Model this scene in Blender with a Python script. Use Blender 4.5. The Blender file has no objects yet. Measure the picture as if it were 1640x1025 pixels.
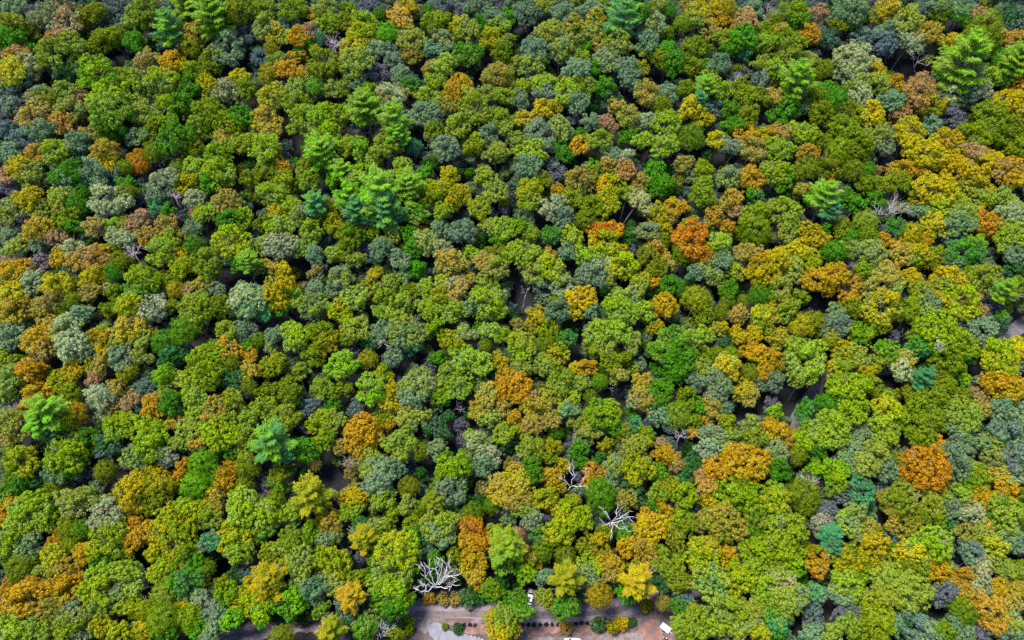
import bpy, math, random
import numpy as np
from mathutils import Vector, Matrix

random.seed(7)
rng = np.random.default_rng(11)
C = bpy.context.scene
COL = C.collection

# ------------------------------------------------------------------ camera, sky, sun, exposure
CAM_H, PITCH, FPX = 224.0, math.radians(55.0), 1263.0
cam = bpy.data.cameras.new('camera')
cam.sensor_width = 36.0
cam.lens = 36.0 * FPX / 1640.0
cam.clip_start, cam.clip_end = 1.0, 9000.0
cam_o = bpy.data.objects.new('camera', cam)
COL.objects.link(cam_o)
cam_o.location = (0, 0, CAM_H)
cam_o.rotation_euler = (math.pi / 2 - PITCH, 0, 0)
C.camera = cam_o

SUN_DIR = Vector((-0.32, 0.10, 0.94)).normalized()          # towards the sun
elev = math.asin(SUN_DIR.z)
azim = math.atan2(SUN_DIR.x, SUN_DIR.y)
W = bpy.data.worlds.new('World')
C.world = W
W.use_nodes = True
wn = W.node_tree
bg = next(n for n in wn.nodes if n.type == 'BACKGROUND')
sky = wn.nodes.new('ShaderNodeTexSky')
sky.sky_type = 'NISHITA'
sky.sun_disc = False
sky.ozone_density = 4.0
sky.dust_density = 0.5
sky.sun_elevation = elev
sky.sun_rotation = azim
wn.links.new(sky.outputs[0], bg.inputs[0])
bg.inputs[1].default_value = 0.15
sl = bpy.data.lights.new('sun', 'SUN')
sl.energy = 3.8
sl.angle = math.radians(20)
sl.color = (1.0, 0.93, 0.82)
so = bpy.data.objects.new('sun', sl)
COL.objects.link(so)
so.rotation_euler = SUN_DIR.to_track_quat('Z', 'Y').to_euler()
C.view_settings.view_transform = 'Standard'
C.view_settings.look = 'None'
C.view_settings.exposure = 2.05
C.view_settings.gamma = 1.0
C.cycles.max_bounces = 5
C.cycles.diffuse_bounces = 3
C.cycles.glossy_bounces = 2
C.cycles.transmission_bounces = 3
C.cycles.use_denoising = False
# crowns read off the photograph, one block per sixteenth of it: x y radius (quarter pixels), colour letters, kind letter
T = {}
T[0,0] = '''70 40 70 S;60 150 100 OL;90 240 90 G;170 180 60 B;290 90 90 ST;400 40 60 TS;415 140 85 TP;360 225 60 TA;580 75 65 O;520 165 50 Os;690 110 60 B;780 140 50 B;860 130 65 L;910 50 90 OL;1080 165 78 EMp;1200 30 80 Lp;1180 140 50 LE;1360 85 100 ELp;1540 50 100 O;1250 200 85 NQ;1400 200 60 S;1230 310 75 OYs;1360 360 80 O;1100 390 75 AY;940 390 70 NP;1450 300 100 S;1580 200 60 B;380 310 120 OL;430 420 110 D;640 250 70 O;750 250 70 Os;860 260 60 G;130 370 70 TA;60 440 90 YL;190 430 70 PN;620 460 120 LG;800 490 80 OL;1020 500 100 L;1230 450 70 LO;1230 540 80 G;850 560 90 L;1340 550 65 YO;1450 570 80 P;1530 490 60 Y;1590 570 70 O;660 600 100 L;700 700 120 QG;410 570 55 Q;270 600 60 SN;510 610 50 T;100 560 100 B;320 650 70 Os;440 690 90 Q;60 680 60 SV;210 730 90 NT;400 780 65 AT;250 820 80 S;910 720 80 Q;1050 700 90 LG;1160 660 70 G;1350 720 110 O;1540 740 80 G;1440 800 100 OY;700 880 65 Gs;590 850 55 N;870 870 60 S;960 850 60 O;1100 870 110 G;1290 820 80 OL;1220 950 70 O;370 950 90 L;150 900 80 B;230 985 60 NA;500 930 70 S;660 980 80 NY;890 1000 50 A;990 980 70 Os;1400 960 90 LG;1570 900 80 OL;1440 890 60 N;50 970 60 S;100 830 70 B'''
T[1,0] = '''40 40 70 OQ;220 50 90 O;310 75 40 AT;380 105 35 Y;360 190 55 T;230 130 80 B;440 40 70 Q;580 60 60 O;745 45 85 V;960 40 60 Y;980 60 50 N;920 110 70 AT;470 130 75 OL;580 140 70 O;700 120 70 L;795 100 45 Gs;1110 80 50 Gs;1150 130 80 O;1290 150 60 Y;1350 180 80 Q;1440 140 50 G;1320 80 50 V;1170 20 80 B;1420 20 80 S;1520 90 60 S;1605 100 60 G;1550 160 70 QL;1490 240 70 LY;1570 330 60 O;1600 250 50 Q;60 150 70 Q;130 210 70 YL;195 220 40 L;100 320 45 OYs;280 240 65 A;320 295 55 EG;400 250 55 MSs;680 210 85 LY;620 290 90 YL;850 230 75 EGs;840 310 50 S;780 310 60 S;640 370 100 Q;880 380 50 SB;1000 350 60 NQ;1000 250 90 Q;1120 300 50 S;1190 240 70 SN;1230 330 60 S;1300 240 40 G;1350 330 90 GL;430 390 105 O;260 350 45 A;120 390 50 Q;200 440 60 A;300 460 50 AO;390 470 60 Q;80 490 65 OYs;30 360 60 B;385 560 65 Es;610 460 65 QO;640 520 60 S;720 570 55 O;560 550 60 O;490 560 55 Q;260 560 70 Q;1540 470 90 NQ;870 590 95 PN;990 540 65 GD;1150 510 65 L;1290 545 90 AY;1210 420 70 QL;1120 430 50 N;930 470 60 S;800 470 60 V;1480 580 60 Q;1590 610 70 L;1090 620 80 LQ;1090 720 100 S;1230 670 60 N;1350 620 80 Q;1400 690 100 OL;100 600 90 YL;260 650 80 OL;420 720 90 LE;300 760 100 L;570 720 70 O;685 690 100 ELp;870 760 88 ELp;900 850 70 Ep;60 760 90 NY;100 850 60 N;440 870 100 LO;560 930 80 L;660 930 70 EL;830 920 110 OL;420 970 95 ELp;50 940 90 L;100 980 60 Y;1130 830 70 O;1290 800 80 L;1560 760 80 O;1500 850 70 S;1220 940 90 S;1010 950 60 MDs;1410 920 80 LO;1530 960 80 Q;1600 820 60 Q;980 760 60 S'''
T[2,0] = '''100 60 80 S;200 20 60 Q;340 80 80 S;60 110 60 B;490 70 70 S;540 120 65 YL;580 30 45 O;700 20 60 O;720 110 100 MEp;830 80 60 G;930 40 60 Q;1000 75 50 Gs;1090 160 60 Os;930 150 65 SQ;985 215 45 Os;1200 60 80 YL;1340 50 90 Ys;1340 110 60 A;1490 120 70 TN;1550 50 50 S;1440 160 50 A;1620 180 50 O;1180 120 60 Q;1270 170 60 N;240 190 90 Q;400 160 70 YQ;400 220 70 Q;530 190 70 Q;630 220 60 LG;700 280 80 Q;470 290 50 G;550 280 50 N;310 310 80 QS;140 300 90 S;120 400 80 Q;180 380 50 L;20 400 50 O;440 370 50 L;370 340 40 N;430 450 90 S;540 430 50 G;620 370 90 SQ;740 430 80 S;870 260 80 S;870 310 60 Q;1010 320 70 G;1050 400 80 G;950 370 60 O;830 430 55 OY;1180 300 80 O;1160 420 60 O;1250 420 50 G;1350 230 60 OL;1480 230 80 G;1610 270 60 L;1600 200 45 Ls;1400 300 60 G;1490 340 40 M;1340 400 70 S;1610 400 60 L;1270 500 70 L;1240 550 60 ELp;1200 640 50 Mp;210 520 80 L;210 590 70 S;50 560 60 LQ;50 630 60 S;340 580 90 LQ;440 550 90 QG;420 640 80 S;600 540 70 G;610 620 60 D;770 510 60 S;860 590 90 NQ;990 590 70 S;1110 560 50 O;950 680 70 Os;1000 740 45 O;690 690 60 N;750 740 80 QN;860 770 60 P;620 790 60 T;510 770 60 S;400 740 60 V;190 690 70 Y;260 690 60 YN;80 760 60 YN;150 830 80 S;310 820 80 QS;440 920 68 A;430 870 60 G;570 890 80 L;840 900 65 L;740 870 50 G;990 790 90 L;980 920 90 L;1150 890 90 OGs;1150 690 80 Y;1220 750 60 Y;1360 580 60 L;1500 600 65 O;1600 610 60 O;1480 540 50 O;1600 520 60 SB;1400 690 60 G;1520 740 80 O;1420 790 70 G;1310 700 60 B;1510 860 70 A;1590 860 60 Y;1310 890 60 Y;1540 950 90 N;1380 920 60 S;120 960 90 LQ;30 900 60 Q;300 940 50 GM;340 990 50 G;220 920 50 S;660 1000 60 S;740 1000 50 P'''
T[3,0] = '''190 70 80 O;200 140 60 G;320 80 60 T;90 190 50 AN;270 210 60 A;40 130 60 Os;520 60 100 SM;460 150 50 O;540 130 60 Q;770 60 70 YN;700 90 50 Q;880 120 90 Q;750 190 60 S;740 250 90 B;600 240 70 B;920 260 80 PS;1010 60 60 B;1100 85 70 OGs;1235 120 65 Gs;1080 20 70 S;1240 30 70 S;1340 90 60 T;1400 150 75 Os;1540 100 90 DB;1620 160 50 D;1050 200 80 NA;1190 260 55 AY;1350 250 120 Os;1480 230 60 N;1600 240 60 AT;1570 320 60 VN;380 240 80 DB;130 270 110 O;150 340 80 Q;260 380 50 Q;190 500 95 ELp;170 590 50 Mp;40 430 60 L;60 490 50 LN;360 450 55 Os;545 380 112 PQ;530 450 80 PS;670 400 40 P;690 460 70 YO;800 530 60 AY;560 530 60 Q;700 520 70 Q;590 610 70 P;740 610 40 Es;790 630 70 S;1260 390 125 ELp;1480 390 60 Gs;1600 400 85 LEp;1480 480 70 L;1600 470 50 L;1330 530 90 PS;1180 580 90 PQ;980 570 100 TA;1060 670 90 YO;950 640 60 V;1050 790 60 S;1250 600 80 S;1180 740 80 V;1540 640 90 Y;1610 560 70 A;1620 700 50 T;1430 730 90 O;1340 850 90 O;1500 860 70 O;1600 800 80 O;1600 930 80 O;50 620 70 N;120 680 80 G;60 740 60 G;240 680 50 S;290 620 60 O;390 590 70 G;420 660 90 Gs;350 720 70 O;480 720 80 Os;680 730 80 Y;580 730 60 O;850 720 60 TA;680 780 60 O;900 830 90 Y;700 860 80 Q;830 860 50 S;560 860 90 O;480 810 80 O;220 840 80 L;90 840 70 N;20 850 50 A;340 890 60 O;600 940 80 O;740 930 60 SV;1000 960 120 Y;1160 900 90 AY;1310 960 60 T;1180 980 80 Y;60 950 70 L;250 970 60 NA;130 970 50 L;450 980 90 Os;1420 1000 60 Y;1530 950 60 D'''
T[0,1] = '''140 50 80 YO;60 90 50 T;190 100 80 Q;60 170 60 V;430 70 85 G;420 130 80 S;590 60 70 S;670 20 60 Y;800 60 50 Os;900 45 60 Rs;730 100 50 B;630 155 45 S;700 250 105 PS;800 150 45 G;820 220 60 Os;540 210 50 Gs;390 220 70 Q;1040 130 90 PS;1010 230 60 S;1190 150 65 YO;1150 50 50 Qs;1260 50 70 L;1400 80 90 L;1340 150 60 G;1450 140 60 Os;1600 110 60 O;1450 260 90 N;1240 240 60 P;1310 330 70 L;1240 350 30 T;1560 370 60 LO;1470 360 60 G;1000 300 40 M;1070 320 45 G;500 300 65 Gs;170 240 80 Y;60 310 80 Q;260 320 60 Q;420 380 80 O;480 420 50 G;390 310 40 N;590 420 60 NT;870 390 80 T;800 410 50 O;720 400 40 L;1060 410 70 N;920 480 60 N;740 490 60 P;830 500 50 P;690 460 30 L;240 440 80 NY;340 490 70 T;250 530 50 S;50 480 60 S;120 530 70 Q;460 560 55 P;560 530 60 D;580 620 100 TA;480 640 60 N;370 620 50 Y;290 650 70 VT;60 640 50 T;700 570 40 O;1020 580 90 L;1070 510 70 L;1170 490 45 NO;1230 440 60 S;1250 560 70 Gs;1160 600 50 YA;1480 520 110 LY;1150 680 70 OY;1320 640 90 O;1340 700 80 OL;780 660 70 Os;730 730 60 Gs;920 750 100 LG;900 830 80 GS;1060 760 50 O;640 700 60 AY;590 760 70 Y;680 800 40 P;570 850 60 N;100 710 80 AY;60 750 70 YN;210 780 70 P;350 800 80 Y;340 860 70 N;60 870 80 Y;80 950 80 NY;490 820 45 Os;470 900 50 Os;400 950 55 Os;260 940 60 N;180 960 50 N;710 960 50 OG;830 920 80 LY;830 990 70 Y;980 940 90 PS;760 840 40 G;710 840 40 O;1130 840 60 OYs;1190 830 40 T;1270 810 60 N;1370 830 50 S;1250 950 110 OL;1380 940 80 O;1080 940 40 O;1420 640 50 S;1590 650 60 ELp;1580 880 120 PM;1520 660 50 G;530 980 60 S'''
T[1,1] = '''70 60 60 OL;180 40 40 A;320 40 60 O;340 110 80 OL;100 190 90 L;180 130 70 LO;450 30 60 N;550 60 60 ELp;500 120 60 EG;720 30 80 EL;930 40 70 L;970 170 90 ELp;1080 90 50 G;790 200 130 ELp;600 240 90 EGp;640 320 80 MGp;830 320 100 MEp;650 120 50 Lp;370 270 65 MEp;220 290 70 LQ;130 340 50 Y;480 300 60 OY;490 400 60 OY;350 440 70 L;140 420 90 L;60 400 60 O;270 350 70 QS;410 350 40 L;1240 100 60 Y;1150 180 90 OY;1120 230 80 O;1280 230 80 YO;1460 110 80 L;1530 200 80 Q;1430 300 80 OL;1200 310 70 L;1030 340 80 GQ;940 290 50 S;1070 440 28 R;1170 430 60 S;1310 450 100 SB;1590 440 80 L;1510 420 60 Q;1560 500 60 G;610 470 90 OG;740 450 60 O;150 530 100 PS;60 550 70 Q;220 520 50 S;300 560 70 Q;370 610 60 S;570 580 60 LO;490 600 50 Q;630 640 50 Q;870 480 60 Q;790 560 80 S;920 630 80 S;990 480 60 G;1020 570 60 G;1010 690 70 G;950 740 50 S;1080 520 80 QP;1180 560 80 PQ;1240 640 90 NQ;1390 600 50 L;1580 590 60 O;1460 640 70 N;1540 680 80 QN;100 680 50 N;170 700 50 Y;20 680 40 L;150 820 110 YO;250 880 70 L;150 930 70 G;380 710 50 NS;380 830 60 S;540 740 80 QS;520 820 70 S;770 760 80 YQ;640 870 90 Q;850 820 100 L;980 840 60 O;920 930 90 L;1090 800 50 L;1190 770 50 L;1290 830 80 NP;1350 770 50 N;1170 880 70 OY;1100 940 80 L;1250 960 90 L;1480 880 120 L;1460 800 70 L;1540 960 70 L;360 930 90 QS;530 960 80 LY;40 980 50 M;820 970 60 L;1380 930 50 S'''
T[2,1] = '''100 30 80 S;290 60 60 VS;440 110 100 NQ;530 50 60 GO;610 20 50 N;720 70 70 TA;660 150 80 OY;590 150 70 Y;920 80 80 G;950 160 80 G;820 140 60 N;740 210 60 L;820 250 80 PN;200 120 50 O;110 180 80 LY;110 260 70 L;290 200 60 AO;370 240 70 O;270 290 90 P;330 350 80 S;470 390 80 Os;500 270 80 O;600 280 90 OY;560 350 60 O;930 330 70 OY;1030 290 60 YA;1090 300 45 A;1020 350 50 N;1230 60 70 LO;1230 150 60 OL;1220 220 70 O;1100 20 50 N;1390 100 68 SL;1530 100 80 A;1550 220 50 GD;1410 260 80 AN;1300 360 70 AN;1390 420 40 A;1280 290 30 T;1450 330 50 T;1140 395 45 GL;1560 350 90 LO;1560 470 110 Os;30 430 60 LG;110 460 60 OL;50 590 90 L;140 590 50 L;250 470 70 GD;390 500 80 LQ;370 580 70 S;240 590 40 N;560 460 80 RA;640 450 70 AR;530 430 45 TR;590 530 110 LY;480 610 80 LQ;560 640 80 PS;640 590 70 Q;720 660 90 LY;690 590 60 Y;500 720 90 S;610 740 70 Q;750 480 60 DG;870 450 70 SQ;970 430 50 Y;1150 490 125 RA;1220 600 70 RA;1090 600 80 OGs;1320 540 82 LQ;1340 630 60 S;930 550 70 AN;880 620 80 O;970 520 50 Os;930 690 60 O;1000 650 50 N;250 680 90 LY;150 720 80 Q;300 730 80 Q;320 800 80 PS;170 790 50 S;440 880 90 YA;400 970 50 Y;300 950 80 S;500 960 60 S;280 890 40 O;160 1000 90 YO;600 810 50 GD;710 870 80 QS;820 780 70 QY;880 770 50 A;800 830 70 Q;700 940 110 L;840 960 80 L;980 930 80 YA;1010 790 60 G;1070 830 60 Gs;1170 900 100 OYs;1230 980 60 O;1340 980 60 Os;1380 910 50 Os;1470 910 50 Os;1450 980 60 N;1270 690 80 QS;1290 740 70 Q;1190 720 60 S;1420 690 60 LQ;1390 830 60 G;1570 710 80 YO;1600 780 60 YO;1590 640 60 AY;1490 600 60 N;1580 870 70 Gs;1600 980 70 YL;1550 580 50 N'''
T[3,1] = '''60 60 90 LQ;90 130 70 G;230 70 80 Os;380 50 70 O;400 110 30 A;540 70 70 Os;630 70 50 Gs;870 60 60 AY;960 80 40 A;1240 60 90 Y;1130 40 60 Y;1370 20 70 Y;1560 60 90 AT;1590 130 60 AY;830 120 60 O;740 150 50 O;640 160 60 O;890 160 50 OL;370 230 85 ELp;300 240 60 G;400 310 60 Mp;230 190 50 NO;490 220 40 G;690 250 50 G;570 280 50 G;110 310 100 LQ;170 420 50 L;120 460 60 Q;270 480 80 Y;340 510 50 AY;350 440 40 G;620 400 80 OLs;630 490 70 Os;480 440 60 O;520 520 70 Gs;410 600 80 Gs;820 420 60 GD;910 490 80 YOs;740 510 40 A;820 550 50 AN;860 600 70 N;1000 510 40 A;990 590 80 YO;930 640 60 L;1090 590 50 O;1060 660 60 O;1080 190 110 Y;1170 250 80 LY;1100 320 80 L;1230 320 90 QL;1220 400 80 SQ;1070 400 70 YL;1340 170 80 YL;1370 230 60 L;1470 240 60 Q;1390 390 80 A;1570 300 60 L;1590 370 90 PL;1520 450 80 L;1570 500 90 LQ;1590 590 80 S;1270 580 100 GD;1330 540 60 LG;1200 660 50 S;1160 470 90 B;970 320 50 S;930 250 30 Y;50 640 90 Y;160 590 80 Y;260 640 80 LY;170 690 70 Q;30 740 60 Y;80 810 70 Q;310 760 90 AY;430 730 95 AY;400 800 60 A;540 560 60 Q;670 600 80 QS;540 680 50 V;610 710 60 O;760 780 110 NQ;780 710 60 N;900 750 60 Y;570 790 50 NY;1150 740 80 Y;1140 810 60 Q;1280 720 60 O;1390 740 90 OL;1510 830 60 LEp;1590 700 60 D;1610 810 60 O;990 850 80 LQ;1090 890 60 Y;1020 920 70 S;1240 900 100 LY;1320 870 40 T;1310 960 60 N;1430 900 60 VS;730 930 110 YL;540 890 60 A;540 950 70 O;450 980 70 SQ;130 960 80 OL;80 890 50 NA;210 870 50 O;20 860 45 G;20 980 60 YL;900 960 80 O;1000 970 70 L;1500 1000 30 E;300 1010 60 O'''
T[0,2] = '''250 120 90 AY;260 200 70 NT;430 40 90 PY;480 150 100 PS;60 100 80 S;310 20 50 N;650 120 70 YO;670 200 50 Y;660 60 40 L;820 40 90 YN;790 110 80 QN;780 230 80 S;1190 80 105 GOs;1050 150 80 Gs;1100 220 80 DM;960 90 40 N;1440 60 60 OL;1560 60 70 S;1600 160 50 G;1470 180 70 AN;1600 220 40 A;1600 320 60 NY;1350 210 80 LO;1290 270 90 LO;1470 290 75 Os;1340 350 90 LO;1460 370 80 D;1520 380 40 L;1200 400 80 L;1240 480 80 L;1240 560 60 L;1600 430 50 Os;1480 490 60 LQ;20 240 70 L;60 350 80 Q;40 440 70 Q;130 230 45 DG;190 330 75 A;230 470 80 AY;390 390 70 OY;460 310 60 YO;590 290 60 ON;640 300 50 N;470 480 70 Os;600 380 45 T;630 490 80 PS;740 450 50 N;710 540 50 TN;830 510 50 T;820 340 65 YLs;920 450 60 B;1040 360 70 LG;1070 450 50 Q;1100 540 80 G;960 560 70 A;1370 580 80 NQ;1460 640 70 OL;1540 560 40 Os;1400 710 110 LO;1330 640 60 O;1590 640 70 L;1560 760 80 OL;1410 790 60 L;1220 700 80 Q;1130 640 50 NY;1160 780 60 QD;1080 880 60 PV;1270 790 50 AN;290 580 92 ELp;250 660 70 Ep;310 690 60 Mp;460 620 100 AYs;370 610 60 As;70 640 80 QN;80 730 70 QN;110 600 30 O;390 740 100 L;430 860 110 LG;400 950 100 GS;550 740 60 G;730 680 80 OL;790 640 70 LO;700 790 80 DB;620 770 30 Y;930 680 90 LO;950 800 100 LG;880 870 90 QS;980 740 80 L;130 900 90 OY;100 860 60 Os;110 990 60 O;680 970 70 Os;1160 960 58 A;1310 920 92 EGs;1350 970 60 EG;1450 970 70 AO;1590 940 80 Os;1010 970 60 YO;930 1000 60 YO;1470 860 50 G;1570 880 50 Q;230 950 60 D;30 20 50 V;900 120 60 Q;900 230 50 Q'''
T[1,2] = '''240 100 90 L;110 90 60 S;90 170 40 QS;20 130 50 OGs;220 60 60 L;400 60 80 O;430 150 80 OY;350 220 80 O;620 40 90 LQ;580 110 50 O;110 270 80 O;270 330 60 OL;60 330 50 O;545 280 95 EL;720 260 70 OYs;820 330 60 OY;730 440 102 EL;840 450 70 YO;840 550 60 YO;880 490 40 Y;800 90 70 S;960 60 120 QS;1000 130 90 SM;1080 70 50 L;880 230 60 S;730 160 50 D;1150 40 60 LG;1340 80 60 QP;1250 130 80 OY;1160 240 50 G;1500 60 60 Q;1470 170 50 Os;1590 100 60 LO;1340 240 100 L;1440 270 80 L;1230 330 70 L;1310 410 90 L;1200 440 60 L;1570 260 60 AY;1610 370 70 A;1590 440 70 A;1020 410 115 QP;1000 480 90 S;1170 500 60 LG;950 590 80 QN;1050 620 60 Q;960 690 60 Q;170 440 80 O;230 490 70 O;50 460 50 O;420 430 70 OL;510 450 50 O;590 440 40 O;490 540 40 G;50 560 70 L;180 620 90 OL;130 680 60 O;410 660 80 LY;430 760 70 LG;300 830 80 G;90 780 112 EMp;190 850 50 Mp;500 640 70 Q;690 700 105 AR;620 750 80 A;740 760 70 AY;670 830 50 A;850 670 40 AY;780 640 50 O;540 810 40 N;920 780 90 QL;910 850 60 Q;720 900 80 QL;780 960 95 SP;880 930 70 S;720 990 60 Q;380 920 45 NTs;1050 850 60 Os;1150 830 70 SQ;1140 680 80 DB;1200 740 50 D;1230 620 40 D;1250 940 110 LG;1330 930 60 L;1430 780 80 PQ;1480 850 80 P;1450 930 80 S;1380 740 40 L;1480 480 80 NQ;1430 590 60 NL;1480 630 60 Q;1580 560 60 N;1580 720 70 L;1600 800 50 D;150 980 60 O;200 940 50 O;1610 1000 40 Y;650 560 60 B;330 560 60 B'''
T[2,2] = '''70 150 90 L;210 50 80 OY;180 20 30 A;210 150 70 Os;80 300 80 Q;60 230 60 LG;280 220 90 LY;220 290 70 Q;470 300 62 A;410 300 40 Y;330 380 90 OL;450 400 60 Q;250 450 80 QO;560 400 60 GOs;500 490 50 Os;560 80 100 L;580 150 80 Q;680 60 80 L;760 130 60 QS;520 180 60 O;350 110 60 GD;640 270 70 O;740 240 60 O;680 350 60 NQ;1060 130 130 GL;960 180 80 GL;1060 250 100 G;1060 330 80 G;1220 90 70 LQ;930 50 50 YO;1330 50 50 YN;1440 90 50 Y;1560 90 50 Y;1530 170 70 AY;1590 220 60 AY;1600 40 60 O;1370 150 60 D;1400 230 60 Os;1310 220 50 Os;1370 300 90 YL;1340 390 80 SQ;1310 460 60 S;1200 300 70 Q;1230 220 50 O;1480 440 70 YQ;1530 480 60 N;1520 340 60 Os;1610 330 50 A;1620 400 50 S;40 410 85 A;60 480 70 A;120 480 40 T;20 620 40 A;830 410 60 NY;950 440 80 GO;930 500 60 G;800 500 60 NP;870 520 60 N;1120 500 80 OG;1190 550 50 G;1190 390 60 S;370 520 78 LQ;370 580 60 S;590 600 110 LG;640 660 70 G;190 580 100 NY;120 660 70 N;240 640 70 N;420 630 70 QN;500 690 80 QN;470 740 70 QS;280 730 50 GOs;120 810 90 OL;710 720 80 OLs;860 720 50 O;1060 620 92 OLs;1140 640 60 O;950 620 60 S;790 670 50 MD;820 770 60 LN;780 830 80 QN;600 800 50 OY;430 820 60 G;720 870 40 O;550 890 50 DG;800 950 100 OY;650 930 70 QS;650 980 60 S;970 850 68 A;960 790 40 T;930 970 60 GO;1050 910 50 NT;1210 640 40 A;1160 720 40 AN;1280 540 60 NQ;1370 560 40 S;1290 610 50 N;1380 650 60 O;1280 740 80 SP;1270 820 70 PS;1410 760 60 Q;1540 670 60 Q;1540 760 70 OL;1620 680 40 A;1500 890 130 AY;1420 850 60 AY;1570 930 80 YA;1320 960 80 A;1240 1000 50 TA;1460 1000 60 Os;1150 910 60 D;1090 1000 50 DM;120 970 80 GO;270 800 50 OY;330 930 45 YO;260 1000 60 A;240 880 40 O;450 910 40 G;520 960 60 AN;30 960 50 NY;30 700 40 L'''
T[3,2] = '''210 50 90 Ys;70 110 70 YL;330 60 60 Os;250 270 130 LQ;190 180 80 L;310 210 80 L;220 350 80 Q;130 260 60 L;40 240 60 AO;10 330 40 A;50 380 60 S;400 130 60 OYs;520 200 90 YL;480 280 60 L;600 240 50 Q;430 290 40 Y;600 70 80 OG;440 40 80 SB;720 20 60 O;1080 60 125 LO;990 150 80 GM;1220 140 90 LO;1160 270 90 O;1090 260 40 O;1290 230 50 G;770 190 70 GL;860 250 60 YP;850 320 80 PQ;740 250 50 LQ;990 370 60 Mp;1000 310 40 DM;1120 400 70 O;1260 365 40 LG;1380 60 80 S;1240 50 60 B;1460 40 50 D;1500 240 110 LY;1600 190 80 Y;1600 280 50 S;1520 410 100 AY;1430 400 60 AN;1600 420 50 A;1380 400 50 B;1230 600 110 QL;1290 590 70 L;1220 680 70 S;1240 500 60 O;1370 560 50 N;1350 490 50 NV;1560 570 100 SP;1480 560 60 S;1560 720 90 SB;1620 660 40 G;1310 770 70 SQ;1440 790 70 QL;1220 830 80 S;1220 920 80 S;1340 960 50 OL;1450 880 60 QS;1080 800 60 AN;1020 930 130 AR;920 890 50 N;1500 990 60 NL;1580 870 80 SV;1590 970 60 SP;1060 490 90 O;920 460 60 O;960 560 80 O;1040 640 90 O;960 740 80 OG;1000 600 60 O;550 420 110 LO;450 420 80 LO;660 400 60 O;630 320 50 YO;540 500 90 L;760 490 40 L;370 550 78 Gs;760 560 80 LY;850 620 60 LO;720 680 80 L;770 740 80 LQ;540 600 80 LO;400 690 110 L;350 760 90 L;440 720 80 L;270 700 60 LO;230 780 60 LO;290 820 70 G;190 870 60 Os;600 760 60 S;600 680 50 SQ;530 830 80 SQ;680 860 90 QN;600 920 80 Q;530 900 70 SM;720 950 80 S;310 950 50 LG;430 970 80 LG;50 850 70 SQ;70 950 80 G;60 700 60 AY;110 750 70 A;20 660 40 A;40 590 45 LG;240 590 55 GM;840 920 50 OD'''
T[0,3] = '''190 200 110 L;150 290 90 L;270 230 70 L;40 180 50 A;20 290 50 A;120 130 40 A;30 70 60 GL;120 40 60 G;240 50 70 D;355 55 55 Os;430 60 24 O;460 150 80 QS;550 100 70 Q;640 170 70 P;680 230 92 PT;850 80 100 Y;1000 50 100 OY;960 130 80 O;740 110 50 O;870 220 60 NA;880 350 82 A;850 300 50 A;1090 230 90 LY;1220 220 100 LY;1350 240 80 L;1190 160 60 L;1260 40 100 EGs;1380 80 50 YA;1360 150 60 N;1440 20 60 AO;1570 30 60 Os;1540 170 110 L;1500 350 110 LY;1600 320 80 L;1530 460 80 L;1350 390 60 MS;1120 380 120 LY;1010 340 80 YL;1190 490 90 O;1000 470 60 LY;1020 580 60 LY;700 360 100 OL;620 460 70 LY;750 420 70 L;650 520 60 G;540 470 60 AY;770 480 60 O;370 405 50 A;450 420 45 LOs;440 280 70 O;440 330 60 Os;540 330 70 GOs;370 230 40 G;60 420 90 L;30 480 50 L;160 430 80 SQ;140 570 82 Os;240 520 60 Os;350 520 80 YL;400 600 80 AN;270 600 60 Q;430 690 80 AY;60 680 45 A;180 740 100 A;220 680 60 A;130 770 60 A;330 760 70 LN;450 820 60 SN;330 820 60 NQ;620 660 100 LY;580 740 60 L;800 590 80 L;640 600 70 LQ;680 800 80 L;600 830 70 Q;770 730 70 BS;850 700 50 Q;820 820 60 LO;900 640 50 S;1170 650 100 GD;1310 590 70 Os;1250 560 60 G;1310 650 30 Y;1420 670 50 OG;1060 740 90 OLs;920 840 60 OYs;1050 900 112 LOs;1230 890 90 LOs;1160 810 40 AY;1290 960 60 G;1060 970 60 G;910 970 60 YO;770 980 70 LY;580 940 50 EL;650 920 50 OY;400 960 80 OL;230 980 80 L;90 950 90 L;30 880 60 L;130 910 60 LQ;260 880 50 DM;350 880 60 Q;500 1000 60 PS;470 900 60 QS;1460 750 80 LG;1480 890 60 EG;1590 800 80 LY;1280 760 50 PS;1360 830 60 SV;1350 980 60 SP;1400 900 50 S;1500 620 60 D;1610 650 40 YA'''
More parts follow.
